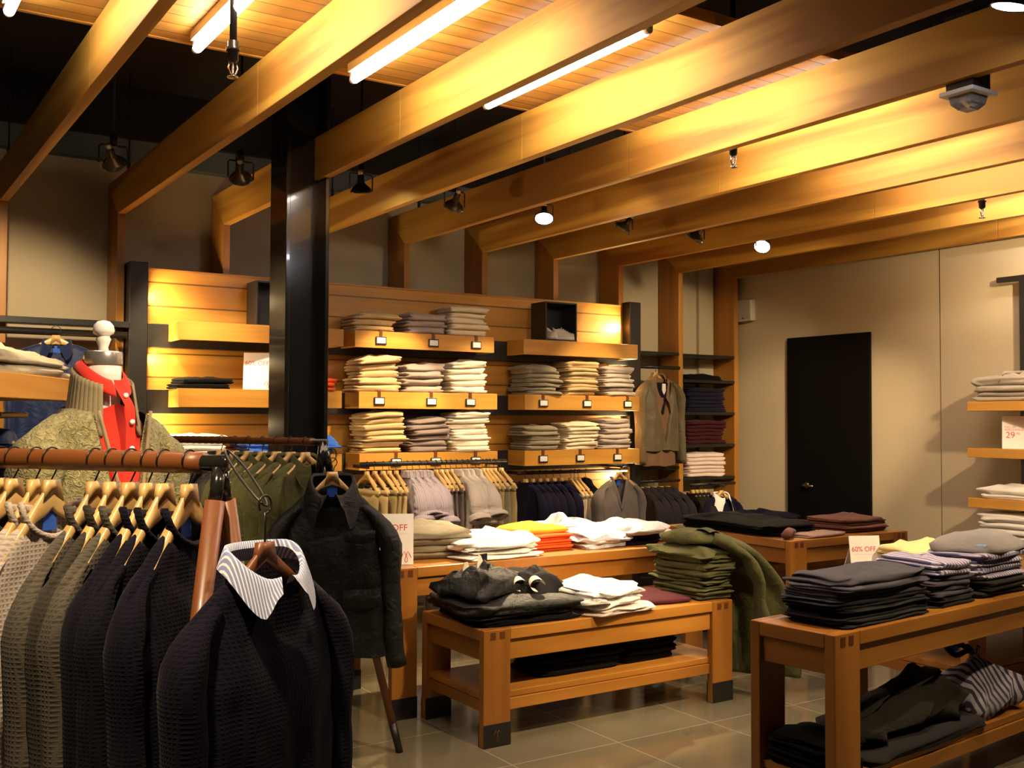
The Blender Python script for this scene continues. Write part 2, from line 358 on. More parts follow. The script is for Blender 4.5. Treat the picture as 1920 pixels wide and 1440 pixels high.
# timber frames : rafter + wall post + hanging rod
BX=[.87+.712*k for k in range(10)]
ORD=['leftmost','second','third','fourth','fifth','sixth','seventh','eighth','ninth','rightmost']
NOTE=['at the left edge of the photo','left of the black column','passing just left behind the black column','with its post hidden behind the black column','above the trouser shelves','above the trouser shelves','above the sneaker shelf','near the right end of the wood panel','post at the left side of the knitwear bay','beside the right wall']
BT=.052
for k,x in enumerate(BX):
    lab=f"{ORD[k]} timber frame{'' if k in(0,9) else ' from the left'}, {NOTE[k]}"
    t=thing('timber_frame',lab,'beam',(x,7.3,0),0,'timber rafter and post frames')
    x0,x1=x-BT/2+.02,x+BT/2+.02
    yj=4.50
    mb=MB()
    # mitred rafter
    mb.add([(xx,y,z) for xx in (x0,x1) for y,z in ((7.49,3.09),(7.21,2.845),(yj,2.845),(yj,3.09))],[(0,1,2,3),(7,6,5,4),(0,4,5,1),(1,5,6,2),(2,6,7,3),(3,7,4,0)])
    mb.box(x0,x1,-1.2,yj-.003,2.845,3.09)
    mb.build('rafter',M_beamY,t,bevel=.003,world=True)
    pb=MB(); pb.add([(xx,y,z) for xx in (x0,x1) for y,z in ((7.49,0.0),(7.21,0.0),(7.21,2.844),(7.49,3.089))],[(0,1,2,3),(7,6,5,4),(0,4,5,1),(1,5,6,2),(2,6,7,3),(3,7,4,0)])
    pb.build('post',M_beamZ,t,bevel=.003,world=True)
    hr=MB().sweep([(x+.02,7.02,3.085),(x+.02,7.02,3.75)],.006,8).sweep([(x+.02,7.02,3.085),(x+.02,7.02,3.15)],.012,8)
    hr.build('hanging_rod',M_blk,t,world=True)

# fluorescent tubes
TUBELAB=['fluorescent tube at the top left corner, left of the first rafter','fluorescent tube partly behind the sprinkler drop, left of the black column','long glowing fluorescent tube above the black column top','fluorescent tube seen whole, longest white line right of the column']
first=None
for k in range(-1,9):
    xc=.87+.712*k+.38
    lab=TUBELAB[k+1] if k<3 else 'fluorescent tube in a gap between rafters, hidden from view behind them'
    t=thing('fluorescent_tube',lab,'ceiling light',(xc,3.72,3.03),0,'fluorescent tubes between the rafters')
    if first is None:
        a=MB().sweep([(0,-.59,0),(0,.59,0)],.020,12).build('tube',M_glow,t,True)
        b=MB().box(-.022,.022,-.62,.62,.035,.074).build('fitting',M_plast,t)
        c=MB().sweep([(0,-.615,0),(0,-.59,0)],.017,12).box(-.012,.012,-.62,-.60,0,.04).build('end_cap',M_plast,t)
        d=MB().sweep([(0,.59,0),(0,.615,0)],.017,12).box(-.012,.012,.60,.62,0,.04).build('end_cap',M_plast,t)
        first=(a,b,c,d)
    else:
        for o in first:
            q=o.copy(); link(q); q.parent=t

# steel column (H section open to the front)
cx0,cx1,cy0,cy1=2.08,2.335,5.45,5.70
t=thing('steel_column','glossy black steel H-section column rising past the rafters','column',(2.2,5.57,0))
MB().box(cx0,cx0+.024,cy0,cy1,0,3.75).build('flange',M_blkg,t,bevel=.003,world=True)
MB().box(cx1-.024,cx1,cy0,cy1,0,3.75).build('flange',M_blkg,t,bevel=.003,world=True)
MB().box(cx0+.024,cx1-.024,cy0+.11,cy0+.135,0,3.75).build('web',M_blkg,t,world=True)
MB().box(cx0-.03,cx1+.03,cy0-.03,cy1+.03,0,.02).build('base_plate',M_blkg,t,bevel=.003,world=True)

# wall speaker
t=thing('wall_speaker','small pale box loudspeaker high on the right wall','loudspeaker',(7.40,7.15,2.52))
MB().box(7.335,7.40,7.05,7.245,2.43,2.635).build('cabinet',M_plast,t,bevel=.012,world=True)
MB().box(7.328,7.335,7.062,7.233,2.445,2.622).build('grille',M_grill,t,bevel=.006,world=True)
MB().box(7.325,7.328,7.14,7.16,2.452,2.464).build('badge',M_dark,t,world=True)

# sprinklers
def sprinkler(x,y,z,label,rod):
    t=thing('sprinkler_head',label,'sprinkler',(x,y,z),0,'ceiling sprinkler drops')
    MB().sweep([(0,0,.075),(0,0,rod)],.014,10).build('drop_pipe',M_blk,t,True)
    MB().lathe([(.0,.03),(.012,.03),(.02,.04),(.02,.07),(.026,.072),(.026,.085),(.02,.087),(.02,.11),(.014,.112)],14).build('fitting',M_gun,t,True)
    g=MB()
    for s in (-1,1): g.sweep([(s*.012,0,.03),(s*.018,0,.01),(s*.010,0,-.012),(0,0,-.022)],.0035,6)
    g.lathe([(0,-.028),(.02,-.028),(.022,-.024),(0,-.022)],14)
    g.build('frame',M_chrome,t,True)
    MB().sweep([(0,0,-.02),(0,0,.03)],.004,8).build('bulb',M_glass,t,True)
sprinkler(1.235,3.80,2.79,'sprinkler head hanging below the second light tube from the left',.95)
sprinkler(3.79,3.76,2.79,'sprinkler head below the rafters at upper centre right',.95)
sprinkler(5.95,3.78,2.77,'sprinkler head below the rafters near the right wall',.95)

# emergency strobe on dark box
t=thing('alarm_strobe','white fire alarm strobe on a black box under the rafters, upper right','alarm',(3.80,2.47,2.8),math.radians(0))
MB().box(-.06,.06,-.06,.06,.01,.32).build('mounting_box',M_blk,t,bevel=.003)
MB().box(-.085,.085,-.075,.075,-.008,.01).build('base_plate',M_plast,t,bevel=.004)
MB().loft([[(a*.055,b*.05,-.008) for a,b in ((-1,-1),(1,-1),(1,1),(-1,1))],[(a*.05,b*.045,-.04) for a,b in ((-1,-1),(1,-1),(1,1),(-1,1))],[(a*.03,b*.025,-.062) for a,b in ((-1,-1),(1,-1),(1,1),(-1,1))]]).build('lens',M_glass,t)
MB().box(-.03,.03,-.012,.012,-.03,-.012).build('flash_unit',M_silver,t,bevel=.003)

# track spotlights
def spotlight(x,y,z,aim,lit,label,energy=0,cone=.9,rod=True,blend=.6,col=(1,.74,.42)):
    t=thing('track_spotlight',label,'spotlight',(x,y,z),0,'black spotlights hanging between rafters')
    MB().sweep([(0,0,.11),(0,0,3.75-z)],.007,8).build('stem',M_blk,t,True)
    MB().sweep([(0,0,.075),(0,0,.14)],.02,12).build('socket_cap',M_blk,t,True)
    y_=MB()
    h=.075
    y_.sweep([(-h,0,-.02),(-h,0,.07),(-h+.01,0,.08),(h-.01,0,.08),(h,0,.07),(h,0,-.02)],(.005),6)
    y_.build('yoke',M_blk,t,True)
    d=(Vector(aim)-Vector((x,y,z))).normalized(); q=(-d).to_track_quat('Z','Y')
    lm=MB().lathe([(.012,.075),(.02,.07),(.021,.03),(.03,.018),(.055,-.005),(.066,-.022),(.068,-.03),(.062,-.03),(.05,-.012),(.0,-.008)],24)
    l=lm.build('lamp',M_refl if not lit else M_gun,t,True); l.rotation_mode='QUATERNION'; l.rotation_quaternion=q
    n=MB().lathe([(0,.105),(.014,.105),(.016,.09),(.013,.075),(0,.075)],12).build('lamp_neck',M_neck,l,True)
    MB().lathe([(0,-.0285),(.06,-.0285),(.061,-.022),(0,-.018)],24).build('lamp_face',M_lamp if lit else M_refl,l,True)
    if energy:
        ld=bpy.data.lights.new('spot_beam','SPOT'); ld.energy=energy; ld.spot_size=cone; ld.spot_blend=blend; ld.color=col; ld.shadow_soft_size=.045
        lo=bpy.data.objects.new('spot_beam',ld); link(lo); lo.location=Vector((x,y,z))+d*.05; lo.rotation_mode='QUATERNION'; lo.rotation_quaternion=q
def beam(p,aim,energy,cone=.9,blend=.6,col=(1,.74,.42),soft=.045):
    p=Vector(p); d=(Vector(aim)-p).normalized()
    ld=bpy.data.lights.new('spot_beam','SPOT'); ld.energy=energy; ld.spot_size=cone; ld.spot_blend=blend; ld.color=col; ld.shadow_soft_size=soft
    lo=bpy.data.objects.new('spot_beam',ld); link(lo); lo.location=p; lo.rotation_mode='QUATERNION'; lo.rotation_quaternion=(-d).to_track_quat('Z','Y')
GX=[.87+.712*k+.376 for k in range(9)]
ZT=2.89; YT=5.86
spotlight(GX[0]+.02,YT+.05,ZT+.0,(1.98,7.0,1.75),False,'dark spotlight tilted to the wall, hanging left above the wall rail',150,.75)
spotlight(GX[1],YT,ZT,(2.45,7.0,1.7),False,'dark spotlight with yoke hanging left of the black column',70,.8)
spotlight(GX[2]+.0,YT-.1,ZT,(2.95,6.2,1.35),True,'glowing spotlight tilted sideways, right beside the black column',80,.8)
spotlight(GX[3],YT,ZT,(3.45,6.85,1.65),False,'dark spotlight with yoke above the left trouser shelves',170,.62)
spotlight(GX[4],YT,ZT,(3.4,4.95,.8),True,'bright round spotlight facing the camera, above the sneaker box',560,.72)
spotlight(GX[5],YT,ZT,(4.05,6.85,1.45),False,'dark spotlight under the rafters, right of the first bright round lamp',170,.6)
spotlight(GX[6],YT,ZT,(5.2,6.85,1.55),False,'dark spotlight just left of the bright lamp near the door',110,.7)
spotlight(GX[7],YT,ZT,(4.6,4.9,.8),True,'bright round spotlight facing the camera, high above the black door',130,.7)
spotlight(3.385,2.03,2.95,(3.3,2.6,.8),True,'bright spotlight cut by the top right corner of the photo',90,.9)
# ------------------------------------------------------------------ tables
def mark(mb_parent,M,size,mat,name='emblem'):
    """outline emblem: two peaks whose inner strokes cross into a loop; drawn in local XZ"""
    pts=[(0,.40),(.16,.75),(.33,1.0),(.47,.70),(.64,.28),(.62,.10),(.5,0),(.38,.10),(.36,.28),(.53,.70),(.67,1.0),(.84,.75),(1,.40)]
    P=[M@Vector(((x-.5)*size,0,z*size*1.1)) for x,z in pts]
    return MB().sweep(P,size*.035,5).build(name,mat,mb_parent,True)
def table(name,label,cat,loc,rotz,L,D,H,leg=(.145,.042),low=None,feet=True,emb=False,group=None,backshelf=False):
    """local: x 0..L, y 0..D, front edge y=0"""
    t=thing(name,label,cat,loc,rotz,group)
    lx,ly=leg; th=.052
    top=MB().box(lx,L-lx,0,D,H-th,H).build('table_top',M_tabX,t,bevel=.004)
    for (x0,y0) in ((0,0),(L-lx,0),(0,D-ly),(L-lx,D-ly)):
        lg=MB().box(x0,x0+lx,y0,y0+ly,.0,H).build('leg',M_tabZ,t,bevel=.004)
        if feet:
            f=MB().box(x0-.001,x0+lx+.001,y0-.003,y0,0,.105).box(x0-.001,x0+lx+.001,y0+ly,y0+ly+.003,0,.105).build('kick_plate',M_blk,lg,bevel=.001,label='black kick plate on the leg foot')
            if emb and x0==0 and y0==0:
                mark(f,Matrix.Translation((x0+lx/2,-.004,.025)),.045,M_leather2)
    for x0 in (0,L-lx):
        MB().box(x0,x0+lx,ly,D-ly,H-th,H).build('end_rail',M_tabY,t,bevel=.004)
        MB().box(x0+.02,x0+.06,ly,D-ly,H-th-.095,H-th-.004).build('side_apron',M_tabY,t,bevel=.003)
    for y0 in (.018,D-.018-.03):
        MB().box(lx,L-lx,y0,y0+.03,H-th-.095,H-th-.004).build('apron',M_tabX,t,bevel=.003)
    # dark end-grain pegs on the front corners
    for x0 in (0,L-lx):
        for q in (.035,.085): MB().box(x0+q,x0+q+.028,-.0015,.004,H-.045,H-.012).build('joint_peg',M_leather2,t,label='dark end-grain peg')
    if low:
        z=low
        MB().box(.02,L-.02,.03,D-.03,z-.03,z).build('lower_shelf',M_tabX,t,bevel=.003)
        MB().box(lx,L-lx,.022,.05,z-.085,z-.032).build('shelf_rail',M_tabX,t,bevel=.003)
        MB().box(.022,.05,ly,D-ly,z-.085,z-.032).build('shelf_rail',M_tabY,t,bevel=.003)
    return t
table('display_table','low wooden nesting table with lower shelf and black feet, centre of the floor','table',(2.50,4.045,0),0,1.56,.59,.53,low=.235,emb=True,group='display tables')
table('display_table','taller wooden table behind the low one, under the white and orange shirts','table',(2.345,4.655,0),0,2.08,.70,.745,leg=(.14,.042),group='display tables')
table('display_table','tall narrow wooden table at the lower right with dark sweater stacks','table',(2.938,2.437,0),math.radians(5.5),2.3,.365,.745,leg=(.155,.042),low=.235,feet=False,group='display tables')
table('display_table','wooden table before the black door, under dark and brown folded clothes','table',(4.95,4.435,0),math.radians(0),1.14,1.15,.745,leg=(.145,.045),group='display tables')
table('display_table','low dark nesting table standing beneath the table before the black door','table',(5.12,4.86,0),0,1.15,.6,.53,low=.22,group='display tables')
table('display_table','wooden table behind the striped stacks, under the cream shirts','table',(4.47,2.93,0),0,1.9,.72,.64,leg=(.14,.045),low=.33,feet=False,group='display tables')

# ------------------------------------------------------------------ back wall bay: panel, uprights, rails, shelves
t=thing('wood_wall_panel','horizontal plank wood panel behind the trouser shelves','wall panel',(3.8,7.2,0))
MB().box(1.77,5.845,7.18,7.205,.35,2.49).build('planks',M_panel,t,bevel=.002,world=True)
MB().box(1.77,5.845,7.172,7.18,2.478,2.492).build('top_edge',M_shelf,t,world=True)
for nm,x0,x1,y1,lab in (('a',1.635,1.755,7.46,'tall black upright at the left end of the wood panel'),('b',5.885,6.01,7.205,'tall black upright at the right end of the wood panel')):
    o=MB().box(x0,x1,7.10,y1,0,2.52).build('shelf_upright',M_blk,None,bevel=.004); tag(o,lab,'upright')
RZ={1:2.12,2:1.68,3:1.235}
for r in (1,2,3):
    z=RZ[r]
    o=MB().box(1.757,5.883,7.10,7.178,z-.165,z-.006).build('shelf_rail_bar',M_blk,None,bevel=.003)
    tag(o,f"long black rail along the wood panel behind the {('top','middle','bottom')[r-1]} row of shelves",'rail','black shelf rails')
SHN={('A',1):'empty',('A',2):'',('A',3):''}
def box_shelf(x0,x1,z,y,label):
    t=thing('box_shelf',label,'shelf',((x0+x1)/2,y,z),0,'chunky wood box shelves on the back wall')
    MB().box(x0+.02,x1-.02,y+.02,7.095,z-.03,z).build('shelf_board',M_shelf,t,world=True)
    MB().box(x0,x1,y,y+.022,z-.122,z).build('front_board',M_shelf,t,bevel=.002,world=True)
    for a,b in ((x0,x0+.022),(x1-.022,x1)):
        MB().box(a,b,y+.022,7.095,z-.122,z).build('side_board',M_shelfY,t,bevel=.002,world=True)
    return t
def tag_holder(x,y,z,label,hi=.0):
    t=thing('price_tag_holder',label,'price tag',(x,y,z),0,'white price tags on shelf fronts')
    MB().box(-.012,.012,-.006,.0,-.052,.0).box(-.012,.012,-.006,.02,0,.004).build('hanging_strap',M_leather2,t)
    MB().box(-.044,.044,-.010,-.002,-.10,-.04).build('holder_frame',M_blk,t,bevel=.004)
    MB().box(-.035,.035,-.013,-.009,-.089,-.048).build('card',M_tag,t,bevel=.002)
FY=6.85
ROWN={1:'top',2:'middle',3:'bottom'}
SHX={'left':{1:(1.89,3.05),2:(1.895,3.04),3:(1.89,3.045)},'centre':{1:(3.138,4.315),2:(3.172,4.346),3:(3.18,4.351)},'right':{1:(4.592,5.765),2:(4.604,5.783),3:(4.605,5.783)}}
for bay,rows in SHX.items():
    for r,(a,b) in rows.items():
        nm={'left':'left of the black column','centre':'right of the black column','right':'at the right end of the panel'}[bay]
        box_shelf(a,b,RZ[r],FY,f"{ROWN[r]} wood box shelf in the bay {nm}")
for bay,r,xs in (('centre',1,(3.34,3.775,4.15)),('centre',2,(3.33,3.76,4.10)),('centre',3,(3.47,3.80,4.15)),('right',2,(4.78,5.22,5.65)),('right',3,(4.78,5.15,5.54))):
    for x,w in zip(xs,('left','middle','right')):
        tag_holder(x,FY-.001,RZ[r]+.001,f"{w} white price tag on the {ROWN[r]} {bay} box shelf")

# ------------------------------------------------------------------ folded garments
def folded(w,d,h,layers=2,seed=0,k=40,droop=0.0,outl=0.0,*,wr=.004,sag=.0,rag=.012,bulge=.006,tilt=0.0,z0=0.0,grain=7.0,stack=0.0,round_=.03):
    """closed soft slab; one big fold along the front (-y), layered edges elsewhere"""
    mb=MB(); R=random.Random(seed); ph=R.uniform(0,50)
    n_l=max(1,layers); sub=4; nlev=n_l*sub+1
    lj=[(R.uniform(-rag,rag),R.uniform(-rag,rag),R.uniform(0,rag)) for _ in range(n_l+1)]
    rings=[]
    def contour(fx0,fx1,fy0,fy1,z,sc=1.0):
        ring=[]
        cxm,cym=(fx0+fx1)/2,(fy0+fy1)/2; hw,hd=(fx1-fx0)/2*sc,(fy1-fy0)/2*sc
        for q in range(k):
            a=2*PI*q/k; ca,sa=math.cos(a),math.sin(a)
            e=.22
            x=hw*math.copysign(abs(ca)**e,ca); y=hd*math.copysign(abs(sa)**e,sa)
            ring.append([cxm+x,cym+y,z])
        return ring
    for i in range(nlev):
        z=h*i/(nlev-1); l=min(i//sub,n_l-1); tt=(i-l*sub)/sub
        r=h/n_l/2; ins=r*(1-math.sqrt(max(0,1-(2*tt-1)**2)))*1.3
        Rf=h/2; insf=Rf*(1-math.sqrt(max(0,1-(2*z/h-1)**2)))
        jx0,jx1,jy=lj[l]
        rings.append(contour(-w/2+ins+jx0,w/2-ins+jx1,-d/2+insf,d/2-ins-jy,z))
    top=rings[-1]; nr=5 if k<=48 else 9
    base=[list(p) for p in top]
    cx_=sum(p[0] for p in base)/k; cy_=sum(p[1] for p in base)/k
    for j in range(1,nr+1):
        s=1-j/(nr+.0)*.97
        rings.append([[cx_+(p[0]-cx_)*s,cy_+(p[1]-cy_)*s,h+bulge*(1-s*s)] for p in base])
    bot=[[cx_+(p[0]-cx_)*.02,cy_+(p[1]-cy_)*.02,0] for p in rings[0]]
    rings=[bot]+rings
    for ri,ring in enumerate(rings):
        topw=sm(.6,1.0,ri/len(rings)); rid=(1-2*abs(nz(ring[0][2]*3+ph,ri*.13,ph)))
        for p in ring:
            x,y,z=p
            dz=wr*(1.6*nz(x*grain*1.6+ph,y*grain*1.6,z*8+ph)*(.5+topw*1.3)+1.5*topw*(.35-abs(nz(x*grain*2.2+ph,y*grain*1.3+x*5,7.7)))+.7*topw*nz(x*grain*4+ph,y*grain*4,3.3))
            st=.008*nz(x*4.5+stack,y*3,stack) if stack else 0
            p[0]+=wr*2.2*nz(y*14,z*40+ph,ph); p[1]+=wr*2.4*nz(x*12+ph,z*40,ph)
            if outl:
                ang=math.atan2(y/d,x/w); f=1+outl*(nz(math.cos(ang)*1.6+ph,math.sin(ang)*1.6,ph)+.6*nz(math.cos(ang)*4+ph,math.sin(ang)*4,z*20+ph))
                p[0]*=f; p[1]*=f
            rr2=max(abs(x)/(w/2),abs(y)/(d/2))
            dr=droop*sm(.55,1.05,rr2)*(1.0+.5*nz(x*8+ph,y*8,1.1))
            zz=z+max(dz,-z*.8)*min(1,z/h*1.4)+st - sag*(x/(w/2))**2*h - dr
            p[2]=zz*(1+tilt*x/w)+ z0*tilt*x/w
    mb.loft(rings,True)
    return mb
ORDN=['topmost','second from top','third from top','fourth from top','fifth from top','sixth from top','seventh from top','eighth from top','ninth from top','tenth from top']
NB={}
def stack(name,cat,desc,where,x,y,z,mats,w,d,h,rotz=0.0,tilt=0.0,layers=2,group=None,seed=None,wr=.004,jit=.012,top=None,k=40,rag=.012,jr=.05,sag=0,gap=.0015):
    """items bottom -> top; each one its own top-level object"""
    n=len(mats); R=random.Random(seed if seed is not None else int(x*977+y*131+z*71))
    sk=R.uniform(3,60); zz=0
    hs=h if isinstance(h,(list,tuple)) else [h]*n
    for i,m in enumerate(mats):
        hh=hs[i]*R.uniform(.92,1.06)
        last=i==n-1
        loose=wr>=.009
        mb=folded(w*R.uniform(.94,1.03)*(1.07 if last and loose else 1),d*R.uniform(.94,1.02)*(1.05 if last and loose else 1),hh,layers,R.randint(0,9999),k,(min(.016,hh*.45) if last and loose else 0),(.10 if loose else .02),wr=wr*(1.8 if last else 1),sag=sag,rag=rag,bulge=.012 if last else .003,tilt=tilt,z0=zz,stack=sk)
        o=mb.build(name,m,None,True)
        o.location=(x+R.uniform(-jit,jit),y+R.uniform(-jit,jit),z+zz+.001); o.rotation_euler=(0,0,rotz+R.uniform(-jr,jr))
        idx=n-1-i
        od=ORDN[idx] if (i>0 or n==1) else ('bottom one' if n>1 else '')
        if n==1: lab=f"{desc} {where}"
        else: lab=f"{desc}, {od} in the {where}"
        tag(o,lab,cat,group)
        zz+=hh+gap
    return zz
T='folded_trousers'; TC='trousers'
def tr(desc,where,x,z,mats,h,tilt=0,w=.335,d=.30,y=7.0,layers=2,**kw):
    stack(T,TC,desc,where,x,y+.0,z,mats,w,d,h,0,tilt,layers,group='folded trousers on the wall shelves',**{**dict(wr=.0062,jit=.017,jr=.07,rag=.016),**kw})
tr('tan folded trousers','left stack, top centre shelf',3.325,RZ[1],[tan]*3,.043)
tr('lilac-grey folded trousers','middle stack, top centre shelf',3.735,RZ[1],[taupe]*3,.049)
tr('cream folded trousers','right stack, top centre shelf',4.10,RZ[1],[cream]*5,.043)
tr('tan folded trousers','left stack, middle centre shelf',3.34,RZ[2],[tan2]*5,.049,.16)
tr('lilac-grey folded trousers','middle stack, middle centre shelf',3.715,RZ[2],[taupe]*4,.05,.10)
tr('pale cream folded trousers','right stack, middle centre shelf',4.095,RZ[2],[cream2]*5,.047,.14)
tr('khaki folded trousers','left stack, bottom centre shelf',3.39,RZ[3],[tan]*7,.041,.08)
tr('dark brown folded trousers','middle stack, bottom centre shelf',3.77,RZ[3],[brn]*6,.041,.12)
tr('cream folded trousers','right stack, bottom centre shelf',4.11,RZ[3],[cream2]*7,.042,.03)
tr('olive-grey folded trousers','left stack, middle right shelf',4.79,RZ[2],[olvg]*6,[.032,.032,.032,.032,.034,.065])
tr('tan folded trousers','middle stack, middle right shelf',5.19,RZ[2],[tan2]*8,[.031]*7+[.05])
tr('taupe folded trousers','right stack, middle right shelf',5.575,RZ[2],[greyp]*6,[.035]*5+[.06])
tr('grey-olive folded trousers','left stack, bottom right shelf',4.79,RZ[3],[olvg]*5,.036)
tr('sand folded trousers','middle stack, bottom right shelf',5.18,RZ[3],[cream]*7,.030)
tr('pale taupe folded trousers','right stack, bottom right shelf',5.545,RZ[3],[greyp]*6,.040)
# left bay items
stack('folded_sweater','sweater','thin black folded garment','flat pile left of the column sign',2.08,7.02,RZ[2],[blackc]*2,.36,.28,.035,layers=2)
stack('folded_shirt','shirt','white folded shirt','white stack, left on the bottom left shelf',2.06,7.02,RZ[3],[whiteF]*4,.33,.30,.032,layers=2)
stack('folded_shirt','shirt','bright blue folded shirt','blue stack beyond the column, bottom left shelf',2.52,7.02,RZ[3],[bluesh]*2,.30,.30,.045,layers=2,wr=.012)
stack('folded_shirt','shirt','bright blue folded shirt','small blue stack right of the column',2.90,6.98,RZ[3],[bluesh]*2,.26,.28,.05,layers=2,wr=.014)
stack('folded_sweater','sweater','orange-red folded sweater','stack just right of the column',2.88,6.98,RZ[2],[orange]*3,.26,.30,.027)

# display cubes
def cube_box(x,y,z,s,d,label):
    t=thing('display_cube',label,'display box',(x,y,z),0,'black open display cubes')
    h=s/2; w=.012
    MB().box(-h,h,d-.012,d,0,s).build('back_panel',M_blk,t)
    MB().box(-h,-h+w,0,d-.012,0,s).build('side_panel',M_blk,t,bevel=.001); MB().box(h-w,h,0,d-.012,0,s).build('side_panel',M_blk,t,bevel=.001)
    MB().box(-h+w,h-w,0,d-.012,s-w,s).build('top_panel',M_blk,t); MB().box(-h+w,h-w,0,d-.012,0,w).build('bottom_panel',M_blk,t)
cube_box(4.975,6.87,RZ[1]+.001,.315,.21,'black open display cube holding the white sneakers')
cube_box(2.60,6.95,RZ[1]+.001,.315,.2,'black display cube half hidden behind the black column')
# sneakers (local: toe towards -y, length .27)
def sneaker(loc,rz,label,sc=1.0):
    t=thing('sneaker',label,'shoe',loc,rz,'pair of white canvas sneakers'); t.scale=(.8,.8,.95)
    def foot(u):  # u 0 heel .. 1 toe -> half width
        return .033+.012*sm(0,.75,u)-.02*sm(.8,1.0,u)
    rings=[]
    for z,g in ((0,1.0),(.012,1.04),(.024,1.03),(.026,.97)):
        ring=[]
        for q in range(32):
            a=2*PI*q/32; u=.5-.5*math.cos(a); yy=.09-.27*u
            s=1 if math.sin(a)>=0 else -1
            hw=foot(u)*abs(math.sin(a))**.45
            ring.append((s*hw*g,(yy+.045)*g-.045,z))
        rings.append(ring)
    MB().loft(rings).build('sole',M_sole,t,True)
    rings=[]
    for i in range(13):
        u=i/12; yy=.082-.255*u; hw=foot(u)*.93*(1 if 0<i<12 else .5); top=.075*(1-sm(.3,.85,u))+.042*sm(.25,.95,u)+.012*sm(.0,.1,.1-u)
        if i==12: top=.03
        rings.append([(hw*math.cos(PI*q/8)*(1 if q not in(0,8) else 1.0),yy,.025+top*math.sin(PI*q/8)**.8) for q in range(9)])
    MB().loft(rings,True,False).build('upper',M_cream_sneak,t,True)
    l=MB()
    for i in range(5):
        yy=-.01-.022*i; zz=.025+.078-.0095*i+.004
        l.sweep([(-.022,yy,zz-.012),(0,yy-.004,zz+.002),(.022,yy,zz-.012)],.0035,6)
    l.build('laces',M_white,t,True)
    MB().lathe([(.0,.09),(.022,.096),(.024,.1),(.018,.1),(.0,.093)],16,Matrix.Translation((0,.045,0))).build('ankle_opening',M_dark,t,True)
sneaker((4.895,6.985,RZ[1]+.014),math.radians(6),'white canvas sneaker pointing toward the camera, beside its mate',1)
o=None
sneaker((5.02,6.95,RZ[1]+.014),math.radians(72),'white canvas sneaker lying sideways, right one of the pair')
# ------------------------------------------------------------------ hangers and hanging garments
def hanger_mb(W=.215,hc=.055,drop=.105,curve=.006,cz=1.0,arm=.030,ex=1.18):
    rings=[]
    n=22
    for i in range(n+1):
        s=-1+2*i/n; a=abs(s)
        z=-drop*(a**ex); hh=.5*(hc*(1-sm(0,.35,a))+arm*sm(0,.35,a)-.008*a); th=.5*(.016+.018*sm(.1,.6,a)-.012*sm(.8,1,a))
        y=-curve*a*a; x=W*s
        if a>.97: hh*=.6; th*=.6
        rings.append([(x,y+th*math.copysign(abs(math.cos(2*PI*q/10))**.6,math.cos(2*PI*q/10)),z-hh*.6+hh*math.copysign(abs(math.sin(2*PI*q/10))**.6,math.sin(2*PI*q/10))) for q in range(10)])
    mb=MB().loft(rings)
    # peaked centre with an inverted V under it
    mb.prism([(-.034,-.046),(-.022,.014),(.022,.014),(.034,-.046),(0,-.022)],-.010,.010)
    return mb
def hook_mb(hz=.085,rb=.020,wire=.0023):
    pts=[(0,0,.005),(0,0,hz-rb-.022),(.006,0,hz-rb-.012)]
    for q in range(14):
        a=math.radians(-60)+math.radians(250)*q/13
        pts.append((rb*math.cos(a),0,hz+rb*math.sin(a)))
    return MB().sweep(pts,wire,6)
HM={}
def hanger(loc,rz,label,group,hz=.085,rb=.020,W=.215,mat=None,clips=False,hook=None,hc=.055,drop=.105,arm=.030,ex=1.18):
    """loc = top centre of the wooden body"""
    t=thing('coat_hanger',label,'hanger',loc,rz,group)
    key=(hz,rb,W,clips,hc,drop,arm)
    if key not in HM:
        HM[key]=(hanger_mb(W,hc,drop,.006,1,arm,ex).mesh('wooden_body',M_hang,True),hook_mb(hz,rb).mesh('hook',hook or M_gun,True),
                 MB().sweep([(-.16,-.01,-.085),(.16,-.01,-.085)],.005,8).box(-.13,-.10,-.022,.006,-.125,-.075).box(.10,.13,-.022,.006,-.125,-.075).mesh('clip_bar',M_blk,False) if clips else None)
    for nm,me in zip(('wooden_body','hook','clip_bar'),HM[key]):
        if me is None: continue
        o=bpy.data.objects.new(nm,me); link(o); o.parent=t
    if mat: 
        pass
    return t
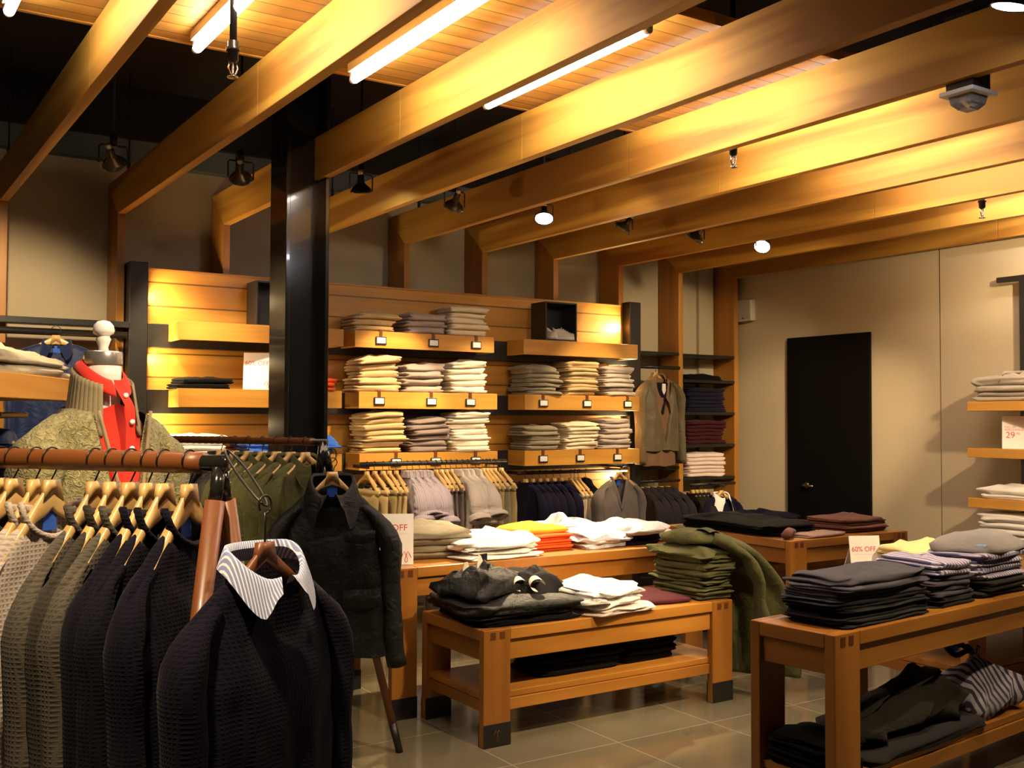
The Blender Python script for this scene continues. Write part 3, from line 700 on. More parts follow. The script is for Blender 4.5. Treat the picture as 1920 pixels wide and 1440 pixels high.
def torso_mb(W,L,hem,thick,nk=.075,nf=.07,nb=.012,drop=.055,folds=.010,seed=0,nu=36,nv=22,low=.28,openf=False,freq=9,vneck=False,pinch=0):
    R=random.Random(seed); ph=R.uniform(0,9); ph2=R.uniform(0,9); mb=MB()
    for side in (-1,1):
        def fn(u,v,side=side):
            s=-1+2*u; a=abs(s); t=v**1.6; sq=math.sqrt(min(1,t/.035))
            # shoulder line
            zs=-drop*(a**1.3)
            ns=nk/W
            nd=nf if side<0 else nb
            if a<ns:
                q=a/ns
                zs-= nd*((1-q) if (vneck and side<0) else math.sqrt(max(0,1-q*q)))
            hw=W*(1-.07*sm(0,.2,t)*(1-sm(.25,.6,t)))*(1-t)+hem*t
            x=s*hw
            z=zs*(1-t)-L*t-(.006*math.sin(s*5+ph))*t
            prof=math.sqrt(max(0,1-a**2.2))
            th=thick*(low+(1-low)*sm(0,.35,t))*prof
            th=max(th,min(.024,thick*.8+.006)*math.sqrt(prof))*sq if a>=ns else max(th,thick*.55*prof)
            if a>=ns: z+=.016*(1-sq)*sm(ns*.9,ns*1.5,a) if a<1 else 0
            fo=folds*sm(.1,1,t)*(math.sin(s*freq+ph+side)+.6*math.sin(s*freq*1.9+ph2*side+t*1.5))*prof
            w2=.004*nz(x*22+ph,z*14,side*3.1+ph2)*sm(.02,.2,t)*min(1,prof*2)
            y=side*(th)+fo+w2*2
            if openf and side<0 and a<.10+.0*t:
                pass
            return (x,y,z)
        mb.grid(fn,nu,nv)
    return mb
def sleeve_mb(side,W,L,drop,r0=.075,r1=.045,out=.035,fwd=-.015,seed=0,n=16,m=18,flat=.6,folds=.006,rolled=False):
    R=random.Random(seed); ph=R.uniform(0,20); rings=[]
    A=Vector((W*.66,0,-drop*.60-.022)); B=Vector((W*1.0+out*.25,0,-drop*1.0-.012)); Cc=Vector((W*1.0+out*.75,0,-drop-.13)); D=Vector((W*1.0+out*1.1,fwd,-drop-.02-L))
    def path(t):
        if t<.28:
            u=t/.28; return A*(1-u)**2+B*2*u*(1-u)+Cc*u*u
        u=(t-.28)/.72; p=Cc.lerp(D,u); p.x+=-.012*math.sin(u*PI); p.y=fwd*sm(.1,1,u); return p
    for i in range(m+1):
        t=i/m; c=path(t); tg=(path(min(1,t+.02))-path(max(0,t-.02))); tg.y=0; tg.normalize(); nn=Vector((tg.z,0,-tg.x))*-1
        r=r0+(r1-r0)*t**.8
        r*=.42+.58*sm(0,.26,t)
        if rolled: r*=1+.55*sm(.72,.80,t)+.08*math.sin(t*60)*sm(.7,.75,t)
        ring=[]
        for q in range(n):
            a=2*PI*q/n
            rad=r+folds*nz(math.cos(a)*2+ph,math.sin(a)*2,t*7+ph)*2
            p=c+nn*rad*flat*math.cos(a); ring.append((side*p.x,p.y+rad*math.sin(a)*.95,p.z))
        rings.append(ring)
    # cuff end: turn in
    last=rings[-1]; cc=Vector((sum(p[0] for p in last)/n,sum(p[1] for p in last)/n,last[0][2]+.03))
    rings.append([tuple(Vector(p).lerp(cc,.35)) for p in last])
    return MB().loft(rings,False)
def collar_mb(nk=.075,yb=.03,h=.042,front=.085,zb=-.004,spread=.03,tip=.05,nd=.07,n=24,th=.003,ydep=.05):
    """turned-down collar: inner edge follows the neck, outer edge falls outwards; points at the front"""
    mb=MB()
    for s in (-1,1):
        def fn(u,v,s=s):
            a=u  # 0 centre back .. 1 centre front
            ang=PI*.5-PI*a*.97   # back (+y) -> front (-y)
            x=s*nk*math.cos(ang)*.98; y=math.sin(ang)*ydep
            z=zb+.012-nd*.75*sm(.35,1,a)
            # outer edge
            ox=x*1.0+s*(spread*math.cos(ang)*.8+spread*.55*sm(.6,1,a)); oy=y+(ydep*.45*math.sin(ang))-.006
            oz=z-(h+tip*sm(.5,.86,a))*(1-.8*sm(.86,1,a))
            bump=.016*math.sin(PI*min(1,v*1.6))*(1-v)
            return (x+(ox-x)*v,y+(oy-y)*v,z+.022*math.sin(PI*v*.5)*(1-v)*2+(oz-z)*v**1.3+bump)
        mb.grid(fn,n,6)
    return mb
def rib_mb(nk,nd,nb,dep,r=.009,n=28,vneck=False):
    pts=[]
    for i in range(n+1):
        a=2*PI*i/n; x=nk*math.sin(a); c=math.cos(a)
        q=abs(x)/nk
        if c>=0: z=-nb*math.sqrt(max(0,1-q*q)); y=dep*abs(c)
        else: z=-nd*((1-q) if vneck else math.sqrt(max(0,1-q*q))); y=-dep*abs(c)
        pts.append((x,y,z-.004))
    return MB().sweep(pts,[(r,r*1.4)]*len(pts),8,False)
def garment(name,label,cat,loc,rz,mat,group=None,W=.215,L=.68,hem=.235,thick=.045,nk=.075,nf=.07,nb=.012,drop=.08,folds=.010,seed=0,sleeve=.58,r0=.078,r1=.045,
            collar=None,ch=.042,tip=.05,lab=False,vneck=False,rib=True,buttons=0,rolled=False,flat=.6,out=.035,pockets=None,freq=9,fwd=-.015,nu=36,nv=22,sl_mat=None,spread=.03):
    t=thing(name,label,cat,loc,rz,group)
    torso_mb(W,L,hem,thick,nk,nf,nb,drop,folds,seed,nu,nv,vneck=vneck,freq=freq).build('body',mat,t,True)
    if sleeve:
        for s in (-1,1):
            sleeve_mb(s,W,sleeve,drop,r0,r1,out,fwd,seed+s,flat=flat,rolled=rolled).build('sleeve',sl_mat or mat,t,True)
    if collar is not None:
        collar_mb(nk,h=ch,tip=tip,nd=nf,spread=spread,ydep=thick*.9).build('collar',collar,t,True)
    elif rib:
        rib_mb(nk,nf,nb,thick*.5,vneck=vneck).build('neck_rib',mat,t,True)
    if lab:
        MB().box(-.022,.022,thick*.22-.004,thick*.22,-nb-.062,-nb-.012).build('neck_label',M_label,t)
    if buttons:
        for i in range(buttons):
            MB().lathe([(0,-.002),(.006,-.002),(.006,.002),(0,.002)],10,Matrix.Translation((0,-thick-.006,-nf-.05-.09*i))@Matrix.Rotation(PI/2,4,'X')).build('button',M_btn,t)
    if pockets:
        for (px_,pz,pw,ph_) in pockets:
            def fn(u,v,px_=px_,pz=pz,pw=pw,ph_=ph_):
                x=px_+(u-.5)*pw; a=abs(x/hem)
                return (x,-(thick*math.sqrt(max(0,1-a**2.2)))-.014-.006*math.sin(PI*v),pz-ph_*v-(.012*math.sin(PI*u) if v>.5 else 0))
            MB().grid(fn,8,4).build('pocket_flap',mat,t,True)
    return t
def hung_trousers(label,loc,rz,mat,group,w=.19,th=.045,L=.98,seed=0):
    """pair of trousers clipped by the waist, legs hanging"""
    R=random.Random(seed); ph=R.uniform(0,9)
    t=thing('hanging_trousers',label,'trousers',loc,rz,group)
    rings=[]
    for i in range(15):
        v=i/14; ww=w*(1-.12*v); tt=th*(.45+.55*sm(0,.15,v))*(1-.15*v)
        ring=[]
        for q in range(28):
            a=2*PI*q/28; ca,sa=math.cos(a),math.sin(a)
            x=ww*math.copysign(abs(ca)**.7,ca); y=tt*math.copysign(abs(sa)**.8,sa)
            y+=.012*math.sin(x*38+ph+1.5*v)*sm(0,.2,v)+.006*nz(x*20,v*9,ph)
            ring.append((x+.006*nz(v*8,ph,a),y,-L*v))
        rings.append(ring)
    MB().loft(rings,True).build('legs',mat,t,True)
    rings=[]
    for z in (.004,-.036):
        rings.append([( (w+.003)*math.copysign(abs(math.cos(2*PI*q/28))**.7,math.cos(2*PI*q/28)),(th*.5+.004)*math.copysign(abs(math.sin(2*PI*q/28))**.8,math.sin(2*PI*q/28)),z) for q in range(28)])
    MB().loft(rings,True).build('waistband',mat,t,True)
    return t
def rail(name,label,p0,p1,r,mat,end=None,brk=None):
    t=thing(name,label,'clothes rail',((p0[0]+p1[0])/2,(p0[1]+p1[1])/2,p0[2]))
    MB().sweep([p0,p1],r,14).build('bar',mat,t,True,world=True)
    if brk:
        for (x,y,z,y2) in brk: MB().box(x-.012,x+.012,min(y,y2),max(y,y2),z-.012,z+.012).build('bracket',M_blk,t,bevel=.002,world=True)
    return t
# ---- centre bay rail
ZL=1.168; YL=6.62
rail('hanging_rail','black rail in front of the bottom centre shelf, full of hangers',(3.08,YL,ZL),(4.28,YL,ZL),.0165,M_blk,brk=[(3.14,YL,ZL-.02,6.849),(4.25,YL,ZL-.02,6.849)])
HL=dict(hz=.062,rb=.0195,W=.195,drop=.125)
def hz_z(z): return z-.062+.0+.0
RP=math.radians
xsP=[3.13,3.19,3.255,3.303,3.357]; GRH='wooden hangers on the centre rail'
N5=['first','second','third','fourth','fifth','sixth']
def jit(k,a=4): return RP(90+a*math.sin(k*7.3))
for i,x in enumerate(xsP):
    hanger((x,YL,ZL-.062),jit(i),f"{N5[i]} clip hanger from the left end of the centre rail",GRH,clips=True,**HL)
    hung_trousers(f"khaki trousers clipped to the {N5[i]} hanger from the centre rail's left end",(x,YL,ZL-.062-.115),jit(i),[khk,sand,khk,khk,sand][i],'khaki trousers on the centre rail',seed=i,th=.030)
for i,x in enumerate([3.445,3.49,3.545,3.60]):
    hanger((x,YL,ZL-.062),jit(i+5),f"{N5[i]} hanger from the left holding a lilac shirt",GRH,**HL)
    garment('hanging_shirt',f"lilac striped shirt with rolled sleeves, {N5[i]} of four from the left",'shirt',(x,YL,ZL-.062-.010),jit(i+5),lav,'lilac shirts on the centre rail',W=.21,L=.74,hem=.22,thick=.030,collar=lav,ch=.035,tip=.03,sleeve=.225+.035*math.sin(i*5),r0=.058,r1=.055,rolled=True,out=.05+.03*math.sin(i*3),flat=.75,seed=i+20,nu=24,nv=14,folds=.008)
for i,x in enumerate([3.675,3.72,3.76,3.80]):
    hanger((x,YL,ZL-.062),jit(i+9),f"{N5[i]} clip hanger between the lilac and pale grey shirts",GRH,clips=True,**HL)
    hung_trousers(f"dark brown trousers between the lilac and grey shirts, {N5[i]} from left",(x,YL,ZL-.062-.115),jit(i+9),brn,'dark trousers on the centre rail',seed=i+9,th=.02)
for i,x in enumerate([3.85,3.90,3.945,4.015]):
    hanger((x,YL,ZL-.062),jit(i+13),f"{N5[i]} hanger from the left holding a pale grey shirt",GRH,**HL)
    garment('hanging_shirt',f"pale grey shirt with rolled sleeves, {N5[i]} of four from the left",'shirt',(x,YL,ZL-.062-.010),jit(i+13),gryS,'pale grey shirts on the centre rail',W=.21,L=.76,hem=.22,thick=.032,collar=gryS,ch=.035,tip=.03,sleeve=.235+.035*math.sin(i*4),r0=.060,r1=.058,rolled=True,out=.05+.035*math.sin(i*2.2+1),flat=.75,seed=i+40,nu=24,nv=14,folds=.009)
for i,x in enumerate([4.075,4.106,4.136,4.175,4.235]):
    hanger((x,YL,ZL-.062),jit(i+17),f"{N5[i]} clip hanger right of the pale grey shirts on the centre rail",GRH,clips=True,**HL)
    hung_trousers(f"olive trousers right of the grey shirts, {N5[i]} from the left",(x,YL,ZL-.062-.115),jit(i+17),olvg if i%2 else khk,'olive trousers at the right of the centre rail',seed=i+30,th=.026)
# ---- right bay rail (under the bottom right shelf)
ZR=1.05; YR=6.98
rail('hanging_rail','black rail under the bottom right shelf, behind the cardigan',(4.62,YR,ZR),(5.75,YR,ZR),.0145,M_blk,brk=[(4.66,YR,ZR,7.178),(5.72,YR,ZR,7.178)])
GRR='wooden hangers under the bottom right shelf'
for i,x in enumerate([4.70,4.77,4.84,4.91,4.98,5.05]):
    hanger((x,YR,ZR-.062),jit(i+2),f"{N5[i]} hanger from the left under the bottom right shelf",GRR,**HL)
    garment('hanging_sweater',f"navy knit sweater, {N5[i]} of six from the left under the right shelf",'sweater',(x,YR,ZR-.062-.008),jit(i+2),navy,'navy sweaters under the right shelf',W=.21,L=.66,hem=.22,thick=.032,sleeve=.56,r0=.055,r1=.045,seed=i+60,nu=22,nv=14)
for i,x in enumerate([5.14,5.18,5.22]):
    hanger((x,YR-.02,ZR-.062),jit(i+4),f"{N5[i]} clip hanger between the navy sweaters and the cardigan",GRR,clips=True,**HL)
    hung_trousers(f"cream trousers left of the grey cardigan, {N5[i]} of three",(x,YR-.02,ZR-.062-.115),jit(i+4),cream,'cream trousers under the right shelf',seed=i+50,th=.022)
hanger((5.31,YR,ZR-.062),RP(80),'hanger holding the black coat behind the cardigan',GRR,**HL)
garment('hanging_coat','black coat hanging behind the grey cardigan','coat',(5.31,YR,ZR-.075),RP(80),blackc,None,W=.22,L=.7,hem=.24,thick=.05,collar=blackc,seed=71,nu=22,nv=14)
rail('face_out_arm','short black arm carrying the grey cardigan','clothes arm',(0,0,0)) if False else None
t=thing('face_out_arm','short black arm sticking out to carry the grey cardigan','clothes arm',(5.44,6.9,1.10))
MB().sweep([(5.44,7.17,1.10),(5.44,6.66,1.10),(5.44,6.645,1.115)],.010,10).build('bar',M_blk,t,True,world=True)
hanger((5.44,6.70,1.10-.062),RP(0),'wooden hanger holding the grey cardigan',GRR,**HL)
garment('cardigan','grey V-neck cardigan facing out with a blue neck label','cardigan',(5.44,6.70,1.10-.062-.02),RP(3),greyk,None,W=.215,L=.66,hem=.225,thick=.055,nk=.085,nf=.27,nb=.015,vneck=True,drop=.10,sleeve=.58,lab=True,seed=5,folds=.006,out=.03)

# ---- knitwear bay at the right end: alcove between the black upright and the last posts
def shelfboard(x0,x1,z,label,y0=7.195,y1=7.495):
    o=MB().box(x0,x1,y0,y1,z-.028,z).build('wall_shelf',M_blk,None,bevel=.003); tag(o,label,'shelf','thin black shelves by the right corner'); return o
XA0,XA1=6.012,6.552; XB0,XB1=6.608,7.262
shelfboard(XA0,XA1,2.10,'empty thin black shelf above the olive jacket')
shelfboard(XA0,XA1,1.057,'thin black shelf beneath the hanging olive jacket')
for z,l in ((2.093,'empty topmost black shelf in the knitwear bay'),(1.855,'black shelf under a single black garment in the knitwear bay'),(1.554,'black shelf under the navy sweater stack'),(1.254,'black shelf under the burgundy sweater stack'),(.947,'black shelf under the pinkish white stack')):
    shelfboard(XB0,XB1,z,l)
KW='folded_sweater'
G6='folded knitwear by the right corner'
stack(KW,'sweater','black folded garment','alone on the second black shelf of the knitwear bay',6.92,7.34,1.855,[blackc],.42,.26,.05,group=G6,wr=.01)
stack(KW,'sweater','navy folded sweater','navy stack of the knitwear bay',6.93,7.34,1.554,[navy]*6,.50,.27,.036,group=G6)
stack(KW,'sweater','burgundy folded sweater','burgundy stack of the knitwear bay',6.92,7.34,1.254,[burg]*6,.50,.27,.035,group=G6)
stack(KW,'sweater','pinkish white folded sweater','pale stack of the knitwear bay',6.92,7.33,.947,[pinkW]*6,.48,.27,.034,tilt=.06,group=G6)
rail('hanging_rail','short black rail carrying the olive jacket by the right corner',(XA0,7.15,1.955),(XA1-.04,7.15,1.955),.016,M_blk)
rail('hanging_rail','short black rail carrying the dark coats by the right corner',(XA0,7.15,.93),(XA1-.04,7.15,.93),.014,M_blk)
rail('hanging_rail','short black rail under the pale stack of the knitwear bay',(XB0,7.12,.885),(7.18,7.12,.885),.014,M_blk)
G7='hangers in the corner bays'
hanger((6.17,7.09,1.955-.062),RP(8),'wooden hanger inside the olive jacket by the right corner',G7,**HL)
garment('jacket','shiny olive jacket hanging open over a brown blazer, right of the black upright','jacket',(6.17,7.03,1.87),RP(10),leath,None,W=.235,L=.66,hem=.25,thick=.075,nk=.125,nf=.60,vneck=True,rib=False,drop=.08,sleeve=.68,r0=.085,r1=.055,seed=81,out=.05,folds=.008)
garment('blazer','brown tweed blazer with lapels layered inside the olive jacket','blazer',(6.17,7.035,1.875),RP(10),blazer,None,W=.20,L=.80,hem=.215,thick=.055,nk=.08,nf=.30,vneck=True,sleeve=0,collar=blazer,ch=.05,tip=.10,rib=False,seed=82,spread=.05)
t=thing('shirt_and_tie','navy shirt front with white collar insert inside the brown blazer','shirt',(6.17,7.035,1.86),RP(10))
MB().grid(lambda u,v:((u-.5)*.15*(1-.75*v),-.035-.006*math.sin(PI*u),-.05-.28*v),8,8).build('shirt_front',navy,t,True)
MB().prism([(-.022,-.06),(.022,-.06),(.026,-.12),(0,-.16),(-.026,-.12)],-.052,-.047).build('white_insert',M_white,t)
for i,x in enumerate([6.06,6.13,6.21,6.29,6.37]):
    hanger((x,7.15,.93-.062),RP(90+3*i),f"{N5[i]} hanger from the left above the dark wool coats",G7,**HL)
    garment('hanging_coat',f"charcoal wool coat by the right corner, {N5[i]} of five from the left",'coat',(x,7.12,.93-.074),RP(86+4*i),charc,'charcoal coats by the right corner',W=.22,L=.75,hem=.24,thick=.04,collar=charc,ch=.045,tip=.04,r0=.06,r1=.05,seed=90+i,nu=22,nv=14,sleeve=.6)
for i,x in enumerate([6.66,6.71,6.76,6.81]):
    hanger((x,7.14,.885-.062),RP(82),f"{N5[i]} hanger from the left behind the navy polo",G7,**HL)
    garment('hanging_sweater',f"dark brown sweater behind the navy polo, {N5[i]} from the left",'sweater',(x,7.14,.885-.074),RP(82),coatb,'dark sweaters behind the navy polo',W=.2,L=.66,hem=.22,thick=.03,seed=120+i,nu=20,nv=12)
hanger((6.84,6.95,.885-.062),RP(4),'hanger inside the navy polo with the white collar',G7,**HL)
t=thing('face_out_arm','short black arm carrying the navy polo','clothes arm',(6.84,7.1,.885))
MB().sweep([(6.84,7.12,.885),(6.84,6.91,.885)],.010,10).build('bar',M_blk,t,True,world=True)
g=garment('polo_sweater','navy sweater with a wide white shirt collar, facing out by the right corner','sweater',(6.84,6.95,.885-.08),RP(4),navy,None,W=.22,L=.7,hem=.23,thick=.06,nk=.08,nf=.07,collar=M_white,ch=.085,tip=.05,seed=130,lab=True,spread=.055)

# ---- left wall bay: black shelf, rod, blue jacket
o=MB().box(-.2,1.633,7.08,7.205,2.075,2.115).build('wall_shelf',M_blk,None,bevel=.003); tag(o,'long black shelf on the wall above the blue jacket, left edge','shelf')
rail('hanging_rail','black rail carrying the blue jacket at the left',(-.2,7.0,2.02),(1.60,7.0,2.02),.022,M_blk,brk=[(.5,7.0,2.03,7.2),(1.58,7.0,2.03,7.2)])
hanger((1.17,6.97,1.985),RP(-14),'pale wooden hanger in the blue jacket at the left',None,hz=.045,rb=.027,W=.2)
garment('jacket','blue shell jacket with bright blue lining on the left wall rail','jacket',(1.17,6.94,1.955),RP(-14),bluej,None,W=.235,L=.75,hem=.26,thick=.07,collar=bluej,ch=.05,tip=.03,seed=140,lab=True)
# ------------------------------------------------------------------ foreground rack
P1=Vector((.812,2.692,1.379)); P0=Vector((.401,3.26,1.379)); eb=(P1-P0).normalized(); en=Vector((eb.y,-eb.x,0))*-1  # en: along hangers, away from camera
TH1=math.atan2(eb.x,-eb.y)
E1=P1+eb*.072; FAR=P0-eb*.62
t=thing('clothing_rack','leather-wrapped garment rack in the left foreground','clothes rack',(E1.x,E1.y,0))
mb=MB(); n=18; rings=[]
for i in range(25):
    p=FAR.lerp(P1,i/24); r=.0285+.0008*math.sin(i*2.1)
    rings.append([p+Vector((en.x*math.cos(2*PI*q/n)*r,en.y*math.cos(2*PI*q/n)*r,math.sin(2*PI*q/n)*r)) for q in range(n)])
mb.loft(rings).build('leather_grip',M_leather,t,True,world=True,label='brown leather sleeve around the bar')
MB().sweep([FAR-eb*.06,E1],.0215,18).build('bar',M_blkg,t,True,world=True)
def rackleg(apex,foot,t,r0=.021,r1=.018,capz=.11,joint=.10):
    a=Vector(apex); f_=Vector(foot); d=(f_-a).normalized()
    MB().sweep([a,a+d*joint],.0185,14).build('leg_socket',M_blkg,t,True,world=True)
    k=(a.z-capz)/(a.z-f_.z); c=a.lerp(f_,k)
    l=MB().sweep([a+d*joint*.85,c],[r0,r1],14).build('leg',M_leather,t,True,world=True)
    MB().sweep([c,f_],[r1*1.02,r1*.9],14).build('foot_cap',M_blk,l,True,world=True)
for s in (-1,1):
    ap=E1-eb*.022+en*s*.004-Vector((0,0,.012)); rackleg(ap,Vector((E1.x,E1.y,0))-eb*.022+en*s*.30+eb*.03,t,r0=.026)
    ap=FAR-Vector((0,0,.012)); rackleg(ap,Vector((FAR.x,FAR.y,0))+en*s*.30,t,r0=.026)
GRF='wooden hangers on the leather rack'
SW=[(360,navyW,'navy waffle sweater with blue neck label, nearest the rack end'),(317,navyW2,'dark navy waffle sweater, second from the rack end'),(288,navyW,'navy waffle sweater, third from the rack end'),(256,dgW,'dark grey-brown waffle sweater, just left of the navy ones'),(222,chW,'charcoal waffle sweater, fifth from the rack end'),(190,dgW,'dark grey waffle sweater, sixth from the rack end'),(107,lgW,'light grey waffle sweater with blue neck label'),(76,lgW,'pale grey waffle sweater behind the light grey one'),(32,chW,'charcoal waffle sweater at the left photo edge'),(5,coatb,'dark brown sweater cut by the left photo edge')]
for i,(px_,m,lab) in enumerate(SW):
    s=(385-px_)/385*.70; p=P1-eb*s
    th=TH1+RP([3,-2,2,-3,4,0,-4,3,-2,2][i])
    hanger((p.x,p.y,1.379-.070),th,f"{N5[i] if i<6 else ['seventh','eighth','ninth','tenth'][i-6]} wooden hanger from the right end of the leather rack",GRF,hz=.070,rb=.033,W=.20,hc=.085,drop=.225,arm=.046,ex=1.0)
    garment('hanging_sweater',lab,'sweater',(p.x,p.y,1.379-.070-.042),th,m,'waffle sweaters on the leather rack',W=.238,L=.72,hem=.23,thick=.034 if i else .05,nk=.098,nf=.095,nb=.02,drop=.20,sleeve=.66,r0=.056,r1=.045,lab=i in(0,6),seed=200+i,flat=.62,out=.015,fwd=-.02,folds=.007)
# navy sweater over striped shirt on a leather hanger at the end of the rack
cs=Vector((.893,2.461,1.165)); thc=RP(22)
t=thing('coat_hanger','brown leather padded hanger with long metal hook at the rack end','hanger',(cs.x,cs.y,1.18),thc)
hanger_mb(.19,.045,.165,arm=.034,ex=1.05).build('padded_body',M_leather,t,True)
top=Vector((E1.x,E1.y,1.379))-Vector((cs.x,cs.y,1.18)); Rm=Matrix.Rotation(-thc,3,'Z'); tl=Rm@top
pts=[(0,0,.0),(0,0,.085)]
for q in range(12):
    a=math.radians(-80+300*q/11); pts.append((.0+.020*math.cos(a),0,.105+.022*math.sin(a)))
MB().sweep(pts,.003,8).build('hook',M_gun,t,True)
lk=[]
lo_,hi_=Vector((0,0,.105)),tl+Vector((0,0,.03)); ax=(hi_-lo_); pr=Vector((1,0,0))
for q in range(25):
    a=2*PI*q/24; lk.append(lo_+ax*(.5+.53*math.sin(a))+pr*.019*math.cos(a)*(1+.15*math.sin(a)))
MB().sweep(lk,.003,8,False).build('link_ring',M_gun,t,True)
garment('layered_sweater','navy waffle sweater over a blue striped shirt, hanging at the rack end','sweater',(cs.x,cs.y,cs.z),thc,navyW,None,W=.225,L=.74,hem=.235,thick=.075,nk=.098,nf=.10,nb=.02,drop=.15,sleeve=.66,r0=.07,r1=.055,collar=oxf,ch=.034,tip=.045,seed=231,rib=False,flat=.7,out=.02,spread=.04)

# ------------------------------------------------------------------ second rack with dark coat
A2=Vector((1.86,4.394,1.385)); B2=Vector((1.557,4.951,1.385)); d2=(A2-B2).normalized(); n2=Vector((-d2.y,d2.x,0))
TH2=math.atan2(d2.x,-d2.y); F2=A2-d2*1.25
t=thing('clothing_rack','thin leather-wrapped rack with splayed leather legs behind the foreground rack','clothes rack',(A2.x,A2.y,0))
wr=MB(); rings=[]
for i in range(61):
    p=F2.lerp(A2-d2*.05,i/60); r=.0165+.0022*(i%2)
    rings.append([p+Vector((n2.x*math.cos(2*PI*q/12)*r,n2.y*math.cos(2*PI*q/12)*r,math.sin(2*PI*q/12)*r)) for q in range(12)])
wr.loft(rings).build('leather_wrap',M_leather2,t,True,world=True,label='dark brown leather strap wound around the bar')
MB().sweep([F2-d2*.04,A2+d2*.02],.0135,12).build('bar',M_blk,t,True,world=True)
rackleg(A2,(2.165,4.215,0),t,.017,.018,.13,.16); rackleg(A2,(1.70,4.36,0),t,.017,.018,.13,.16)
rackleg(F2,(F2.x+.25,F2.y+.12,0),t,.017,.018); rackleg(F2,(F2.x-.25,F2.y-.1,0),t,.017,.018)
G8='hangers on the second rack'
for i in range(7):
    p=A2-d2*(.10+.085*i); m=olv if i<5 else waxed
    hanger((p.x,p.y,1.385-.062),TH2+RP(4*math.sin(i*3)),f"{['first','second','third','fourth','fifth','sixth','seventh'][i]} wooden hanger from the right on the second rack",G8,hz=.062,rb=.021,W=.19)
    garment('jacket',(f"olive green jacket on the second rack, {N5[i]} from the right" if i<5 else f"black jacket on the second rack, {['sixth','seventh'][i-5]} from the right"),'jacket',(p.x,p.y,1.385-.074),TH2+RP(4*math.sin(i*3)),m,'jackets on the second rack',W=.22,L=.74,hem=.25,thick=.04,r0=.06,r1=.05,collar=m,ch=.055,tip=.05,seed=260+i,nu=26,nv=14,sleeve=.62,flat=.5)
hanger((1.838,4.235,1.245),RP(-24),'wooden hanger inside the black waxed coat',G8,hz=.055,rb=.02,W=.17,drop=.17)
t=thing('hanger_hook_link','metal link holding the black coat at the rack end','hook',(1.85,4.30,1.33),0)
MB().sweep([(.006*math.cos(0),0,0)]+[(.022*math.sin(2*PI*q/18),.01*q/18-.03,.03*math.cos(2*PI*q/18)-.0) for q in range(19)],.0025,6,False).build('ring',M_gun,t,True)
garment('waxed_coat','black waxed field coat with flap pockets facing out beside the sale sign','coat',(1.832,4.222,1.232),RP(-24),waxed,None,W=.20,L=.76,hem=.275,thick=.085,nk=.085,nf=.12,nb=.02,drop=.17,collar=waxed,ch=.085,tip=.055,lab=True,seed=290,sleeve=.62,r0=.072,r1=.062,out=.075,flat=.7,folds=.012,spread=.05,pockets=[(.12,-.22,.13,.045),(.13,-.47,.16,.07)])

# ------------------------------------------------------------------ mannequin with fleece and polo
MP=Vector((.745,3.58,0)); THM=RP(27)
t=thing('mannequin','white dress form with silver neck cap and finial behind the leather rack','mannequin',(MP.x,MP.y,0),THM)
MB().lathe([(0,1.36),(.03,1.36),(.048,1.42),(.054,1.50),(.056,1.57),(.057,1.63),(.057,1.665),(0,1.665)],28).build('torso',M_manq,t,True)
MB().lathe([(.0,1.665),(.060,1.665),(.061,1.668),(.061,1.705),(.059,1.709),(0,1.709)],28).build('neck_cap',M_silver,t,True,label='silver ring capping the neck')
MB().lathe([(0,1.709),(.018,1.709),(.015,1.722),(.019,1.735),(.024,1.75),(.020,1.756),(.020,1.762),(.032,1.768),(.034,1.778),(.031,1.795),(.019,1.808),(0,1.812)],24).build('finial',M_manq,t,True,label='turned white finial')
MB().sweep([(0,0,.02),(0,0,1.43)],.016,14).build('pole',M_blk,t,True)
MB().lathe([(0,0),(.20,0),(.20,.012),(.03,.03),(0,.03)],32).build('base',M_blk,t,True)
def torso_worn(W,L,hem,thick,z0,nk,nf,drop,seed,vn,amp=.006,nu=40,nv=26):
    return torso_mb(W,L,hem,thick,nk,nf,.02,drop,amp,seed,nu,nv,low=.62,vneck=vn,freq=7)
t=thing('fleece_jacket','olive sherpa fleece jacket with ribbed collar worn by the dress form','jacket',(MP.x,MP.y,1.575),THM)
torso_worn(.225,.68,.235,.16,0,.105,.50,.135,300,True,.014).build('body',fleece,t,True)
for s in (-1,1): sleeve_mb(s,.225,.58,.135,.11,.085,.035,-.03,310+s,flat=.75,folds=.014).build('sleeve',fleece,t,True)
def colr(u,v):
    a=RP(38)+ (2*PI-RP(76))*u    # from front, round the back
    r=(.108-.022*v)*(1+.024*math.cos(a*42)); 
    z=-.075+.165*v - .075*(.5+.5*math.cos(a)) 
    return (r*math.sin(a)*1.02,-r*math.cos(a)*.98-.006*(1-v),z)
c=MB().grid(colr,230,8); co_=c.build('ribbed_collar',ribt,t,True); so=co_.modifiers.new('Solidify','SOLIDIFY'); so.thickness=.008; so.offset=1
sh=MB().sweep([(x*.225*.98,-.004,-.06*abs(x)**1.15+.004) for x in [-1+.1*i for i in range(4)]],.006,6); 
zp=MB().sweep([(s_*(.098*(1-v)**1.0+.004),-.11-.06*v,-.06-.43*v) for s_ in (1,) for v in [i/10 for i in range(11)]],.006,6); zp.sweep([(-(.098*(1-v)+.004),-.11-.06*v,-.06-.43*v) for v in [i/10 for i in range(11)]],.006,6)
zp.build('zip_edge',ribt,t,True)
t=thing('polo_shirt','red polo shirt with white buttons under the olive fleece','shirt',(MP.x,MP.y,1.57),THM)
torso_worn(.165,.62,.19,.118,0,.072,.03,.12,320,False,.002).build('body',redP,t,True)
